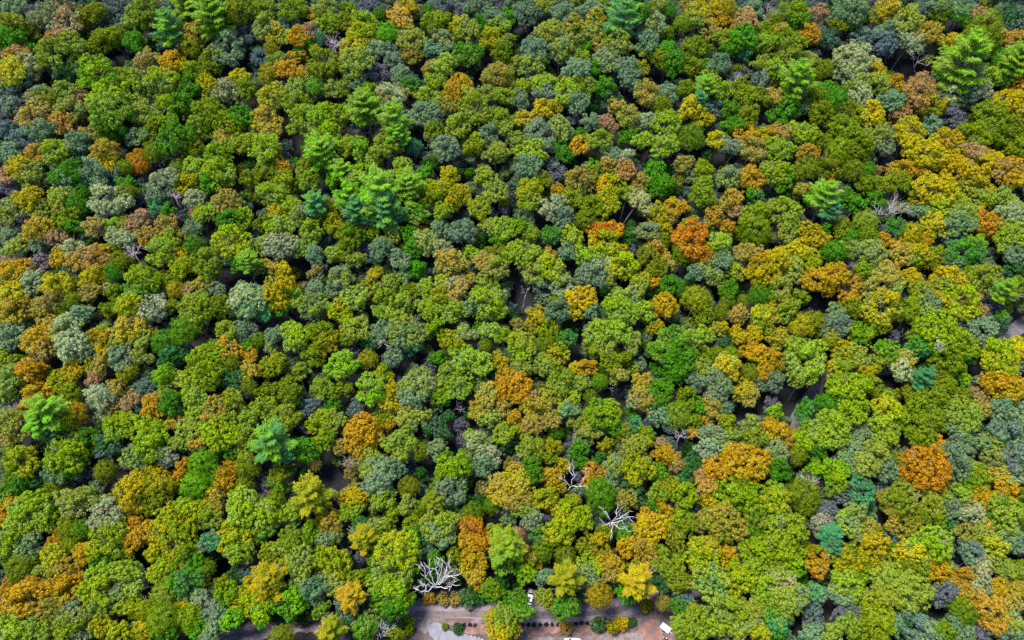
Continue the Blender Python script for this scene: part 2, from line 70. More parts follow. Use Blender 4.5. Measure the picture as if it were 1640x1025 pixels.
T[1,3] = '''340 100 105 OYp;140 40 60 GO;130 130 70 Os;60 230 100 L;50 330 60 GL;220 210 60 L;220 260 50 S;430 130 40 DM;450 220 70 NY;480 270 70 NY;470 350 80 SQ;350 330 60 OG;620 120 80 YA;680 150 40 A;610 200 60 L;670 290 60 GDs;690 380 72 YOp;640 360 50 Os;830 110 70 LQ;760 150 50 Q;790 30 90 S;980 50 80 Os;960 150 50 Q;1040 190 60 Os;1130 130 60 Op;880 210 50 O;780 290 60 QS;830 330 60 O;1000 280 60 O;1250 60 100 S;1250 20 90 LG;1180 280 112 LQ;1130 340 70 S;1200 350 80 SQ;1390 220 80 OGs;1510 170 60 OGs;1280 170 50 D;1590 80 90 NY;1560 30 70 N;1620 140 50 N;1400 320 82 RA;1440 390 70 AR;1350 380 50 A;1520 340 50 OL;1600 420 95 LEp;1580 520 80 LE;1390 510 80 AY;1400 620 60 NA;1350 560 50 Y;1090 450 60 BM;1150 500 45 G;1270 490 40 O;880 450 130 LY;780 490 70 LQ;970 420 90 L;870 600 130 L;790 640 80 L;960 570 80 L;880 740 110 LG;880 820 80 G;1010 370 60 G;650 640 70 O;490 520 112 LY;280 520 90 Q;330 600 80 QS;380 690 80 SM;290 620 60 Q;500 660 60 QS;400 740 50 S;160 550 50 QY;190 430 60 OL;220 380 80 OL;270 420 50 G;90 450 50 LO;80 650 92 YOp;230 770 92 EG;220 840 50 GE;610 740 75 YAp;600 800 85 DB;410 840 45 GL;300 870 50 DQb;30 790 60 L;30 880 50 LG;100 780 60 G;120 860 50 Db;160 1010 80 Os;470 970 75 OYp;560 940 50 D;690 950 90 GQ;740 900 50 DG;900 1000 45 O;960 940 45 OYb;860 950 50 D;1110 750 36 NAb;1195 765 34 NTb;1280 770 36 NTb;1360 755 50 DSb;1430 740 50 DMb;1520 710 70 OG;1570 750 50 G;1560 860 60 YL;1530 920 70 Y;1600 900 80 L;1600 960 60 Y;1560 1000 90 Y;1210 940 18 Ob;1290 955 26 Db;1620 770 50 G'''
T[2,3] = '''50 60 90 NY;60 130 70 N;200 110 70 OY;290 20 50 AO;500 20 50 AO;560 100 112 GOs;600 160 60 G;370 150 70 OY;260 150 60 OY;340 260 90 LY;460 250 80 LO;320 340 100 LY;80 200 70 QD;130 250 60 S;30 350 50 Ts;180 350 60 GD;730 130 70 NQ;890 170 50 Gs;760 80 90 D;950 80 80 OL;1000 30 60 OY;1100 90 80 LO;1240 30 60 AT;1390 80 100 LG;1470 20 70 Os;1560 140 112 LG;1560 230 80 QG;1260 140 60 YO;980 190 60 AO;1060 260 80 LO;1130 300 60 O;850 230 45 A;900 300 90 YA;860 350 70 Y;1000 290 60 Y;1370 260 122 NO;1240 260 60 N;1360 350 70 N;1560 340 50 GO;1560 460 90 LO;1610 410 50 L;710 345 50 G;740 420 70 YA;850 470 80 NY;560 400 70 YO;600 340 50 O;460 420 50 O;340 490 78 Os;200 460 80 OGs;80 470 55 AN;100 600 70 LG;60 570 50 G;155 560 25 A;200 620 50 S;340 630 88 OYp;490 560 82 LQ;490 620 70 SQ;640 550 82 YA;640 600 60 N;800 650 92 YAp;780 580 50 O;740 720 60 G;560 750 92 AOs;960 650 60 D;970 560 70 OL;960 490 60 OL;1060 540 60 OL;1080 650 70 OL;1060 400 60 OL;1220 480 100 LY;1250 420 70 YL;1200 550 60 O;1390 470 50 AY;1280 670 112 QM;1330 620 70 Q;1470 660 90 LY;1430 580 60 LY;1550 590 60 L;1570 700 80 L;1390 770 40 Y;1400 820 90 L;1350 900 80 LQ;1500 830 80 QL;1590 800 50 L;1480 900 70 L;1180 880 80 LQ;1110 940 70 LQ;1270 950 80 L;1140 990 60 LY;1440 980 60 Q;1580 980 60 LY;1540 920 60 QS;1070 810 45 GD;970 790 50 NOs;860 815 35 YOb;216 762 58 OL;34 752 52 GL;40 835 62 GL;340 810 80 GQ;400 740 60 D;555 925 40 DSb;645 940 34 YOb;705 915 36 YAb;765 915 24 Db;350 945 36 ATb;10 970 40 Y;1090 740 50 BD'''
T[3,3] = '''40 150 100 LY;60 70 60 L;90 200 60 QL;230 110 112 Os;250 170 80 Os;440 20 80 LG;610 70 82 MD;470 90 80 VS;370 200 80 VS;340 280 70 PV;560 220 80 QS;510 280 70 QS;640 330 80 NQ;570 330 60 S;400 360 60 Mp;420 430 50 MDp;130 330 132 OL;70 440 90 LO;190 440 80 LO;160 540 70 LG;320 480 70 AO;310 570 60 AN;30 600 70 LQ;100 650 80 PQ;100 780 90 QL;200 750 70 QS;300 730 50 MS;50 930 60 MG;60 880 60 GQ;290 850 70 BV;870 140 102 ON;820 200 60 NO;880 280 90 NO;960 240 60 O;740 120 40 N;800 370 60 BS;1060 170 70 QO;1080 220 50 OG;1000 330 50 O;1050 20 70 AN;970 50 60 Q;860 20 50 OD;740 20 50 B;1330 30 70 OG;1530 30 60 AY;1210 100 70 QL;1180 160 60 S;1370 110 50 AY;1440 140 60 AY;1530 130 40 A;1310 210 72 PN;1240 210 40 P;1550 200 100 QG;1480 220 60 GQ;1590 250 60 Q;1610 90 50 O;1410 300 50 NT;1280 340 60 NQ;1370 360 60 Q;1450 440 80 YQ;1540 360 70 SQ;1320 470 70 SB;1600 400 60 S;1160 300 50 DS;1080 430 112 LQ;1010 400 50 LQ;920 480 90 YL;960 540 80 OL;870 450 50 YO;680 430 100 YO;700 510 70 YO;660 380 60 YO;790 440 40 G;520 500 92 YO;540 590 90 LO;500 670 90 LQ;580 670 50 L;480 740 60 S;760 630 80 QL;720 680 50 Q;880 620 70 QL;920 720 112 QL;900 790 60 S;1110 590 72 AY;1260 620 60 AN;1270 700 60 NA;1260 760 50 NA;1370 570 50 PT;1380 670 60 PS;1490 700 60 YN;1500 560 60 Q;1560 580 50 QL;1610 570 50 O;1600 690 50 NY;1430 840 92 NA;1500 790 50 N;1410 900 50 N;1580 790 60 NS;1560 920 60 LP;1240 860 82 OGs;1190 920 50 SD;1140 980 60 OG;720 790 92 OL;700 860 90 LO;730 930 80 LO;630 830 50 LO;800 920 50 SM;530 950 60 OL;590 1000 50 O;740 1000 60 LO;540 840 70 VS;480 860 60 VB;400 980 60 QL;280 990 60 S;940 930 90 BS;1030 960 70 SP;900 870 60 D;1120 730 80 V;1360 960 60 V;1480 950 60 S;1590 980 60 S;1250 980 50 S'''
# dark openings in the canopy (photo pixels: x y radius)
GAPS = [(840,470,20),(838,485,20),(1450,108,28),(1415,100,18),(1315,485,20),(1340,480,16),(665,575,20),(655,560,15),(725,660,16),(680,692,11),
 (680,1005-270,12),(730,717,10),(980,620,14),(995,655,16),(1195,655,22),(1215,650,16),(1260,632,24),(1250,620,14),(1385,660,6),(1540,620,13),(1435,720,14),
 (1582,552,18),(1600,540,14),(1515,395,16),(1625,486,12),(1327,950,12),(1322,910,6),(1400,805,18),(1415,840,14),(1538,885,12),(1487,968,14),(1502,988,14),
 (1293,1000,9),(240,940,18),(225,905,14),(360,900,18),(535,783,18),(782,915,12),(595,960,13),(718,875,12),(530,737,14),(85,572,15),(285,584,12),
 (165,735,12),(200,750,13),(482,433,9),(535,480,9),(1000,345,14),(1105,310,10),(830,40,10),(965,165,14),(370,60,14),(470,225,14),(685,235,14),
 (725,250,9),(770,115,10),(1525,200,16),(1120,600+30,8),(760,520,8),(915,560,12),(20,320,14),(120,210,14),(40,415,12),(165,490,12),(1120,720,8),(710,15,16)]
# ------------------------------------------------------------------ ground shape and the view's geometry
def height(x, y):
    x = np.asarray(x, float); y = np.asarray(y, float)
    t = np.clip((y - 68) / 40, 0, None)
    base = np.where(t < 1, 0.20 * 40 * t * t / 2, 0.20 * 40 * (t - 0.5))
    base = np.where(y > 460, base - 0.20 * (y - 460) * 0.85, base)
    w = np.clip((y - 70) / 50, 0, 1); w = w * w * (3 - 2 * w)
    und = 2.6 * np.sin(x / 41 + 1.0) * np.cos(y / 37) + 1.7 * np.sin(x / 21 + y / 29 + 2.0)
    return base + w * und

cp, sp_ = math.cos(PITCH), math.sin(PITCH)
def ray(px, py):
    a, b = (px - 820) / FPX, (py - 512.5) / FPX
    d = np.array([a, cp - b * sp_, -sp_ - b * cp])
    return d / np.linalg.norm(d)
def at(px, py, h=0.0):
    """the place on the terrain raised by h that is seen at a photo pixel; also its distance"""
    d = ray(px, py)
    lo, hi = 50.0, 2500.0
    for _ in range(45):
        m = (lo + hi) / 2
        p = d * m
        if CAM_H + p[2] > float(height(p[0], p[1])) + h: lo = m
        else: hi = m
    p = d * lo
    return p[0], p[1], CAM_H + p[2], lo
def to_px(x, y, z):
    z = z - CAM_H
    depth = y * cp - z * sp_
    up = y * sp_ + z * cp
    return 820 + FPX * x / depth, 512.5 - FPX * up / depth, depth

# ------------------------------------------------------------------ materials
def new_mat(name):
    m = bpy.data.materials.new(name); m.use_nodes = True
    n = m.node_tree; n.nodes.clear()
    o = n.nodes.new('ShaderNodeOutputMaterial')
    return m, n, o
def leaf_material(name):
    m, n, o = new_mat(name)
    def attr(nm, ty):
        a = n.nodes.new('ShaderNodeAttribute'); a.attribute_name = nm; a.attribute_type = ty; return a
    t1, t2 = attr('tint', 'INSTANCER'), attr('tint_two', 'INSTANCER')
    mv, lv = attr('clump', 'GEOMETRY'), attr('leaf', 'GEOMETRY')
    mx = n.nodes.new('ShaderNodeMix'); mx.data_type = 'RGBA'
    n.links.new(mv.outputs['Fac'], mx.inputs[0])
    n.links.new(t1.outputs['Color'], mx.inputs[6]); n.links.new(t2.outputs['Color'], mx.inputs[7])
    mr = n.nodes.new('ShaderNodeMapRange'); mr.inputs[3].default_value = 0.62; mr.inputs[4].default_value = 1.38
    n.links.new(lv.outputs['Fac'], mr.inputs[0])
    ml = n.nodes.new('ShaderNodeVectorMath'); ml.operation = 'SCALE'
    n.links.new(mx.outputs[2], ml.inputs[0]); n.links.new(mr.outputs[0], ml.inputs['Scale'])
    p = n.nodes.new('ShaderNodeBsdfPrincipled')
    p.inputs['Roughness'].default_value = 0.55
    p.inputs['Specular IOR Level'].default_value = 0.10
    n.links.new(ml.outputs[0], p.inputs['Base Color'])
    tr = n.nodes.new('ShaderNodeBsdfTranslucent')
    n.links.new(ml.outputs[0], tr.inputs[0])
    ms = n.nodes.new('ShaderNodeMixShader'); ms.inputs[0].default_value = 0.32
    n.links.new(p.outputs[0], ms.inputs[1]); n.links.new(tr.outputs[0], ms.inputs[2])
    n.links.new(ms.outputs[0], o.inputs[0])
    return m
def rough_material(name, c1, c2, scale=1.0, rough=0.9, spec=0.15, detail=6, c3=None, scale3=0.15, bump=0.0):
    """two mottled colours, and a third in broad patches"""
    m, n, o = new_mat(name)
    g = n.nodes.new('ShaderNodeNewGeometry')
    nz = n.nodes.new('ShaderNodeTexNoise'); nz.inputs['Scale'].default_value = scale; nz.inputs['Detail'].default_value = detail
    nz.inputs['Roughness'].default_value = 0.65
    n.links.new(g.outputs['Position'], nz.inputs['Vector'])
    r = n.nodes.new('ShaderNodeValToRGB')
    r.color_ramp.elements[0].position = 0.36; r.color_ramp.elements[1].position = 0.64
    r.color_ramp.elements[0].color = (*c1, 1); r.color_ramp.elements[1].color = (*c2, 1)
    n.links.new(nz.outputs['Fac'], r.inputs[0])
    out = r.outputs[0]
    if c3:
        n2 = n.nodes.new('ShaderNodeTexNoise'); n2.inputs['Scale'].default_value = scale3; n2.inputs['Detail'].default_value = 5
        n.links.new(g.outputs['Position'], n2.inputs['Vector'])
        r2 = n.nodes.new('ShaderNodeValToRGB'); r2.color_ramp.elements[0].position = 0.47; r2.color_ramp.elements[1].position = 0.62
        n.links.new(n2.outputs['Fac'], r2.inputs[0])
        mx = n.nodes.new('ShaderNodeMix'); mx.data_type = 'RGBA'
        n.links.new(r2.outputs[0], mx.inputs[0]); n.links.new(out, mx.inputs[6]); mx.inputs[7].default_value = (*c3, 1)
        out = mx.outputs[2]
    p = n.nodes.new('ShaderNodeBsdfPrincipled'); p.inputs['Roughness'].default_value = rough; p.inputs['Specular IOR Level'].default_value = spec
    n.links.new(out, p.inputs['Base Color'])
    if bump:
        b = n.nodes.new('ShaderNodeBump'); b.inputs['Strength'].default_value = bump; b.inputs['Distance'].default_value = 0.1
        n.links.new(nz.outputs['Fac'], b.inputs['Height']); n.links.new(b.outputs[0], p.inputs['Normal'])
    n.links.new(p.outputs[0], o.inputs[0])
    return m
LEAF = leaf_material('foliage')
BARK = rough_material('bark', (0.055, 0.045, 0.038), (0.13, 0.11, 0.095), 3.0)
PALE = rough_material('bleached_wood', (0.27, 0.245, 0.255), (0.42, 0.39, 0.40), 2.0)
GREYB = rough_material('grey_dead_bark', (0.13, 0.115, 0.115), (0.25, 0.225, 0.225), 2.0)
GREYW = rough_material('weathered_wood', (0.25, 0.225, 0.225), (0.42, 0.385, 0.385), 2.5)
PINKB = rough_material('pinkish_dead_twigs', (0.24, 0.19, 0.205), (0.38, 0.31, 0.33), 2.0)
BROWNB = rough_material('brown_dead_twigs', (0.13, 0.09, 0.065), (0.22, 0.16, 0.12), 2.0)
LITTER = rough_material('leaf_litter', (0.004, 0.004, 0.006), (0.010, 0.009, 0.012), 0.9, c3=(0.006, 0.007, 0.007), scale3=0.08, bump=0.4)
SOIL = rough_material('bare_soil', (0.045, 0.032, 0.034), (0.10, 0.074, 0.074), 0.8, c3=(0.036, 0.028, 0.028), scale3=0.16, bump=0.4)
TRACK = rough_material('gravel_wheel_track', (0.082, 0.066, 0.078), (0.135, 0.112, 0.130), 1.6, c3=(0.098, 0.076, 0.082), scale3=0.3)
VERGE = rough_material('gravel_road', (0.045, 0.034, 0.040), (0.080, 0.062, 0.072), 1.2, c3=(0.075, 0.065, 0.062), scale3=0.3)
PAD = rough_material('concrete_pad', (0.088, 0.088, 0.108), (0.118, 0.118, 0.140), 0.7)
SEAM = rough_material('concrete_joint', (0.07, 0.065, 0.075), (0.10, 0.095, 0.10), 2.0)
REDS = rough_material('red_earth', (0.085, 0.040, 0.034), (0.15, 0.082, 0.068), 0.8, c3=(0.07, 0.046, 0.043), scale3=0.3, bump=0.5)
PALEG = rough_material('pale_gravel', (0.070, 0.055, 0.054), (0.12, 0.10, 0.10), 1.2, c3=(0.06, 0.038, 0.034), scale3=0.2)
DROAD = rough_material('dark_forest_road', (0.05, 0.048, 0.056), (0.085, 0.08, 0.092), 1.0, c3=(0.04, 0.036, 0.038), scale3=0.25)  # dark grey mottle for the forest road
def plain(name, c, rough=0.5, spec=0.5, coat=0.0):
    m, n, o = new_mat(name)
    p = n.nodes.new('ShaderNodeBsdfPrincipled'); p.inputs['Base Color'].default_value = (*c, 1)
    p.inputs['Roughness'].default_value = rough; p.inputs['Specular IOR Level'].default_value = spec; p.inputs['Coat Weight'].default_value = coat
    nz = n.nodes.new('ShaderNodeTexNoise'); nz.inputs['Scale'].default_value = 3
    mr = n.nodes.new('ShaderNodeMapRange'); mr.inputs[3].default_value = rough * 0.8; mr.inputs[4].default_value = min(1, rough * 1.3)
    n.links.new(nz.outputs[0], mr.inputs[0]); n.links.new(mr.outputs[0], p.inputs['Roughness'])
    n.links.new(p.outputs[0], o.inputs[0]); return m
WHITE = plain('white_paint', (0.55, 0.55, 0.57), 0.3, 0.5, 0.5)
GLASS = plain('dark_glass', (0.012, 0.013, 0.018), 0.08)
RUBBER = plain('black_rubber', (0.015, 0.015, 0.015), 0.8, 0.2)
STEEL = plain('rim_metal', (0.45, 0.45, 0.47), 0.35)
DARKP = plain('dark_paint', (0.02, 0.022, 0.028), 0.4)
REDL = plain('tail_lamp_red', (0.35, 0.02, 0.02), 0.2)
WFENCE = plain('weathered_white_wood', (0.34, 0.33, 0.34), 0.7, 0.2)
PIPE = plain('dark_timber', (0.05, 0.04, 0.04), 0.8, 0.2)

# ------------------------------------------------------------------ mesh helpers
def mesh_from(name, verts, faces, mats, face_mat=None, attrs=None, smooth=False):
    me = bpy.data.meshes.new(name)
    verts = np.asarray(verts, np.float32)
    if isinstance(faces, np.ndarray):
        k = faces.shape[1]; nf = len(faces)
        me.vertices.add(len(verts)); me.vertices.foreach_set('co', verts.ravel())
        me.loops.add(nf * k); me.loops.foreach_set('vertex_index', faces.astype(np.int32).ravel())
        me.polygons.add(nf); me.polygons.foreach_set('loop_start', np.arange(0, nf * k, k, dtype=np.int32))
    else:
        me.from_pydata([tuple(map(float, v)) for v in verts], [], faces)
    for m in mats: me.materials.append(m)
    if face_mat is not None: me.polygons.foreach_set('material_index', np.asarray(face_mat, np.int32))
    me.polygons.foreach_set('use_smooth', [smooth] * len(me.polygons))
    for nm, val in (attrs or {}).items():
        a = me.attributes.new(nm, 'FLOAT', 'FACE'); a.data.foreach_set('value', np.asarray(val, np.float32))
    me.update(calc_edges=True); me.validate()
    return me
def link(name, me, parent=None, loc=(0, 0, 0), kind=None):
    o = bpy.data.objects.new(name, me); COL.objects.link(o)
    o.location = loc
    if parent: o.parent = parent
    if kind: o['kind'] = kind
    return o
def thing(name, label, cat, loc=(0, 0, 0), rotz=0.0, group=None):
    o = bpy.data.objects.new(name, None); COL.objects.link(o)
    o.empty_display_size = 0.5; o.location = loc; o.rotation_euler = (0, 0, rotz)
    o['label'] = label; o['category'] = cat
    if group: o['group'] = group
    return o
class Tubes:
    """tapered tubes along polylines, gathered into one mesh"""
    def __init__(s): s.v, s.f = [], []
    def add(s, pts, radii, n=6):
        pts = [np.asarray(p, float) for p in pts]; base = len(s.v)
        up = np.array([0.31, 0.17, 0.93])
        for i, p in enumerate(pts):
            t = pts[min(i + 1, len(pts) - 1)] - pts[max(i - 1, 0)]; t = t / (np.linalg.norm(t) + 1e-9)
            a = np.cross(t, up); 
            if np.linalg.norm(a) < 0.05: a = np.cross(t, [1, 0, 0])
            a /= np.linalg.norm(a); b = np.cross(t, a)
            for k in range(n):
                w = 2 * math.pi * k / n
                s.v.append(p + radii[i] * (math.cos(w) * a + math.sin(w) * b))
        for i in range(len(pts) - 1):
            for k in range(n):
                q = base + i * n; s.f.append((q + k, q + (k + 1) % n, q + n + (k + 1) % n, q + n + k))
        s.f.append(tuple(range(base + n - 1, base - 1, -1))); e = base + (len(pts) - 1) * n
        s.f.append(tuple(range(e, e + n)))
    def mesh(s, name, mat): return mesh_from(name, s.v, s.f, [mat], smooth=True)
class Solid:
    """boxes and prisms gathered into one mesh"""
    def __init__(s): s.v, s.f = [], []
    def box(s, x0, x1, y0, y1, z0, z1):
        b = len(s.v); s.v += [(x, y, z) for z in (z0, z1) for (x, y) in ((x0, y0), (x1, y0), (x1, y1), (x0, y1))]
        s.f += [tuple(b + i for i in q) for q in ((3, 2, 1, 0), (4, 5, 6, 7), (0, 1, 5, 4), (1, 2, 6, 5), (2, 3, 7, 6), (3, 0, 4, 7))]
    def rings(s, rings):
        n = len(rings[0]); b = len(s.v)
        for r in rings: s.v += [tuple(p) for p in r]
        for i in range(len(rings) - 1):
            for k in range(n):
                q = b + i * n; s.f.append((q + k, q + (k + 1) % n, q + n + (k + 1) % n, q + n + k))
        s.f.append(tuple(range(b + n - 1, b - 1, -1))); e = b + (len(rings) - 1) * n; s.f.append(tuple(range(e, e + n)))
    def mesh(s, name, mat, bevel=0.0, smooth=False):
        me = mesh_from(name, s.v, s.f, [mat], smooth=smooth)
        if bevel:
            import bmesh
            bm = bmesh.new(); bm.from_mesh(me)
            bmesh.ops.bevel(bm, geom=list(bm.edges), offset=bevel, segments=2, affect='EDGES', clamp_overlap=True)
            bm.to_mesh(me); bm.free()
        return me

# ------------------------------------------------------------------ crowns
def unit(v): return v / (np.linalg.norm(v, axis=-1, keepdims=True) + 1e-9)
def quads(centres, normals, half_u, half_v, axis=None, r=rng):
    """flat leaf sprays: a quad at each centre facing its normal"""
    n = unit(normals)
    ref = axis if axis is not None else r.normal(size=n.shape)
    u = unit(ref - n * np.sum(ref * n, 1, keepdims=True)); w = np.cross(n, u)
    hu, hv = np.reshape(half_u, (-1, 1)), np.reshape(half_v, (-1, 1))
    a = centres - u * hu; b = centres + w * hv * 0.8 - u * hu * 0.1; c = centres + u * hu; d = centres - w * hv * 0.8 - u * hu * 0.1
    v = np.stack([a, b, c, d], 1).reshape(-1, 3)
    f = np.arange(len(v)).reshape(-1, 4)
    return v, f
def fib(n, r):
    i = np.arange(n) + r.random(); z = 1 - 2 * (i % n + 0.5) / n; th = i * 2.399963 + r.random() * 6
    q = np.sqrt(np.clip(1 - z * z, 0, 1)); return np.stack([q * np.cos(th), q * np.sin(th), z], 1)
def broad_crown(seed, lobes=9, leaves=60, bump=0.15, size=0.046, flat=1.0, lobe=.30, spread=.62):
    """an open crown of separate leafy boughs: each lobe is the end of a limb, set at its own height, with dark room between"""
    r = np.random.default_rng(seed)
    L = []
    off = r.normal(size=2) * .14
    for k in range(lobes):
        for _ in range(40):
            q = math.sqrt(r.random()) * spread * 1.12; a = r.random() * 6.283
            p = np.array([math.cos(a) * q * r.uniform(.85, 1.15) + off[0] * (1 - q), math.sin(a) * q + off[1] * (1 - q), 0])
            R = lobe * r.uniform(.68, 1.28)
            if all(np.linalg.norm(p[:2] - c[:2]) > .74 * (R + R2) for c, R2 in L): break
        p[2] = flat * (.46 - .95 * (q / 1.0) ** 1.7 + r.uniform(-.16, .16)); L.append((p, R))
    for k in range(lobes):                                            # a lower tier that closes the sides
        a = 6.283 * (k + r.random() * .8) / lobes; q = spread * r.uniform(.55, 1.12)
        L.append((np.array([math.cos(a) * q, math.sin(a) * q, flat * r.uniform(-.72, -.18)]), lobe * r.uniform(.6, 1.05)))
    cs, ns, hs, mv, lv = [], [], [], [], []
    for i, (c, R) in enumerate(L):
        nb = int(2.9 * (R / bump) ** 2) + 5
        lobe_hue_shade = np.clip(r.normal(.36 - .50 * c[2] / flat, .24), 0, 1)  # random lobe mix, raised on low lobes as painted crown shade
        for d in unit(fib(nb, r) + r.normal(size=(nb, 3)) * .18):
            if d[2] < -.62: continue
            p = c + d * R * r.uniform(.70, 1.12) * np.array([1, 1, .92])
            if any(j != i and np.linalg.norm(p - c2) < R2 * .70 for j, (c2, R2) in enumerate(L)): continue
            br = bump * r.uniform(.5, 1.35); m = int(leaves * (br / bump) ** 1.4 * (1 if r.random() > .08 else .35)) + 4
            ld = unit(unit(r.normal(size=(m, 3))) + d * .50 + np.array([0, 0, .28]))
            cs.append(p + ld * br * r.uniform(.5, 1.15, size=(m, 1))); ns.append(ld + r.normal(size=(m, 3)) * .36)
            hs.append(size * r.uniform(.6, 1.3, size=m)); mv.append(np.full(m, np.clip(lobe_hue_shade + r.normal(0, .16), 0, 1))); lv.append(np.clip(r.normal(.5, .22, size=m), 0, 1))
    m = 300                                                           # loose outer twigs of leaves break the outline
    d = unit(r.normal(size=(m, 3)) + np.array([0, 0, .4])); ls = r.integers(0, len(L), m)
    cs.append(np.array([L[i][0] for i in ls]) + d * np.array([L[i][1] for i in ls])[:, None] * r.uniform(1.1, 1.5, size=(m, 1)))
    ns.append(d + r.normal(size=(m, 3)) * .7); hs.append(size * r.uniform(.6, 1.0, size=m)); mv.append(r.random(m)); lv.append(r.random(m))
    c, n, h = np.concatenate(cs), np.concatenate(ns), np.concatenate(hs)
    v, f = quads(c, n, h, h * r.uniform(.6, .95, size=len(h)), r=r)
    return v, f, np.concatenate(mv), np.concatenate(lv)
def feathery_crown(seed, tall=1.15):
    """soft plume-like crown of fine upswept sprays (young conifers and fine-leaved trees)"""
    r = np.random.default_rng(seed)
    cs, ns, ax, hu, hv, mv, lv = [], [], [], [], [], [], []
    heads = [(np.array([0, 0, .30]), .68)] + [(np.array([math.cos(a) * .42, math.sin(a) * .42, r.uniform(-.25, .2)]), r.uniform(.38, .52)) for a in r.random() * 6 + np.arange(5) * 1.257 + r.normal(size=5) * .25]
    for c0, R in heads:
        nb = int(95 * (R / .6) ** 2)
        for d in unit(fib(nb, r) + r.normal(size=(nb, 3)) * .16):
            if d[2] < -.5: continue
            m = 26
            tip = c0 + d * R * r.uniform(.80, 1.1) * np.array([1, 1, tall])
            dirs = unit(d * .8 + np.array([0, 0, .45]) + r.normal(size=(m, 3)) * .55)
            cs.append(tip + dirs * r.uniform(-.05, .10, size=(m, 1)) + r.normal(size=(m, 3)) * .045); ax.append(dirs)
            ns.append(d + r.normal(size=(m, 3)) * .55); hu.append(r.uniform(.05, .105, size=m)); hv.append(r.uniform(.010, .020, size=m))
            mv.append(np.full(m, np.clip(r.normal(.45, .25), 0, 1))); lv.append(np.clip(r.normal(.5, .2, size=m), 0, 1))
    v, f = quads(np.concatenate(cs), np.concatenate(ns), np.concatenate(hu), np.concatenate(hv), np.concatenate(ax), r)
    return v, f, np.concatenate(mv), np.concatenate(lv)
def pine_crown(seed, whorls=8, tall=1.5):
    """whorls of flat boughs edged with needle tufts round a leader: a star from above"""
    r = np.random.default_rng(seed)
    cs, ns, ax, hu, hv, mv, lv = [], [], [], [], [], [], []
    for w in range(whorls):
        t = w / (whorls - 1); z = tall * (.62 - 1.25 * t)
        ln = .26 + .86 * t ** .6 * (1 - .22 * max(0, t - .7) / .3); nb = 5 + int(2.5 * t) ; a0 = r.random() * 6.28
        for k in range(nb):
            a = a0 + 6.283 * k / nb + r.normal() * .18; l = ln * r.uniform(.66, 1.18)
            out = np.array([math.cos(a), math.sin(a), 0.]); side = np.array([-out[1], out[0], 0.]); rise = r.uniform(.10, .35) + .75 * (1 - t) ** 2
            cl = np.clip(r.normal(.4, .25), 0, 1)
            for s in np.linspace(.16, 1., int(4 + 8 * l)):
                wid = .17 * l * (1 - abs(s - .5) * 1.2) + .03
                for q in np.linspace(-1, 1, 3 if wid < .12 else 5):
                    p = np.array([0, 0, z]) + out * l * s * (1 - .12 * abs(q)) + side * q * wid + np.array([0, 0, rise * l * s ** 1.2 - .10 * abs(q) * l])
                    m = 9
                    dirs = unit(out * .75 + side * q * .7 + np.array([0, 0, .35]) + r.normal(size=(m, 3)) * .42)
                    cs.append(p + dirs * .055 + r.normal(size=(m, 3)) * .02); ax.append(dirs); ns.append(np.array([0, 0, 1.]) + r.normal(size=(m, 3)) * .45)
                    hu.append(r.uniform(.055, .105, size=m)); hv.append(r.uniform(.012, .022, size=m)); mv.append(np.full(m, cl)); lv.append(np.clip(r.normal(.5, .2, size=m), 0, 1))
    v, f = quads(np.concatenate(cs), np.concatenate(ns), np.concatenate(hu), np.concatenate(hv), np.concatenate(ax), r)
    return v, f, np.concatenate(mv), np.concatenate(lv)
def trunk_mesh(seed, bare=False):
    """unit-high trunk with limbs reaching into the crown"""
    r = np.random.default_rng(seed); T_ = Tubes(); n = 6
    pts = [np.array([r.normal() * .012 * i, r.normal() * .012 * i, i / n]) for i in range(n + 1)]
    T_.add(pts, [.032 * (1 - .72 * i / n) + (.012 if i == 0 else 0) for i in range(n + 1)], 8)
    for k in range(7):
        i = 3 + k % 3; a = k * 2.4 + r.random(); p = pts[i]
        e = p + np.array([math.cos(a) * .20, math.sin(a) * .20, .20]); mid = (p + e) / 2 + np.array([0, 0, -.02])
        T_.add([p, mid, e], [.013, .010, .004], 5)
    return T_.mesh('trunk', BARK)
OAK = []                                                              # small, middling and large crowns: a leaf clump has about the same real size in each
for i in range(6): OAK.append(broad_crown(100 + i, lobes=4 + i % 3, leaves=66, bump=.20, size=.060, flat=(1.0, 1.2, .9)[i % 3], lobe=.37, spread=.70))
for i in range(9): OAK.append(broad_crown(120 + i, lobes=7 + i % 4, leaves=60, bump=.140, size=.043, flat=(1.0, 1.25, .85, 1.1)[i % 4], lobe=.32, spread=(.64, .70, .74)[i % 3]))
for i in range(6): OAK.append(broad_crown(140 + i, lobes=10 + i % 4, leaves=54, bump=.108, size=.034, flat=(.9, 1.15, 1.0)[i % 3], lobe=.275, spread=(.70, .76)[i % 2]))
def oak_for(R, k): return k % 6 if R < 3.2 else (6 + k % 9 if R < 5.2 else 15 + k % 6)
FEA = [feathery_crown(300 + i, (1.0, 1.2, 1.1, .95)[i % 4]) for i in range(5)]
PIN = [pine_crown(400 + i, 5 + i % 3, (1.0, 1.25, .95, 1.15)[i % 4]) for i in range(5)]
def crown_mesh(name, P): return mesh_from(name, P[0], P[1], [LEAF], attrs={'clump': P[2], 'leaf': P[3]})
M_OAK = [crown_mesh('broadleaf_crown', p) for p in OAK]
M_FEA = [crown_mesh('feathery_crown', p) for p in FEA]
M_PIN = [crown_mesh('pine_crown', p) for p in PIN]
M_TRK = [trunk_mesh(500 + i) for i in range(4)]
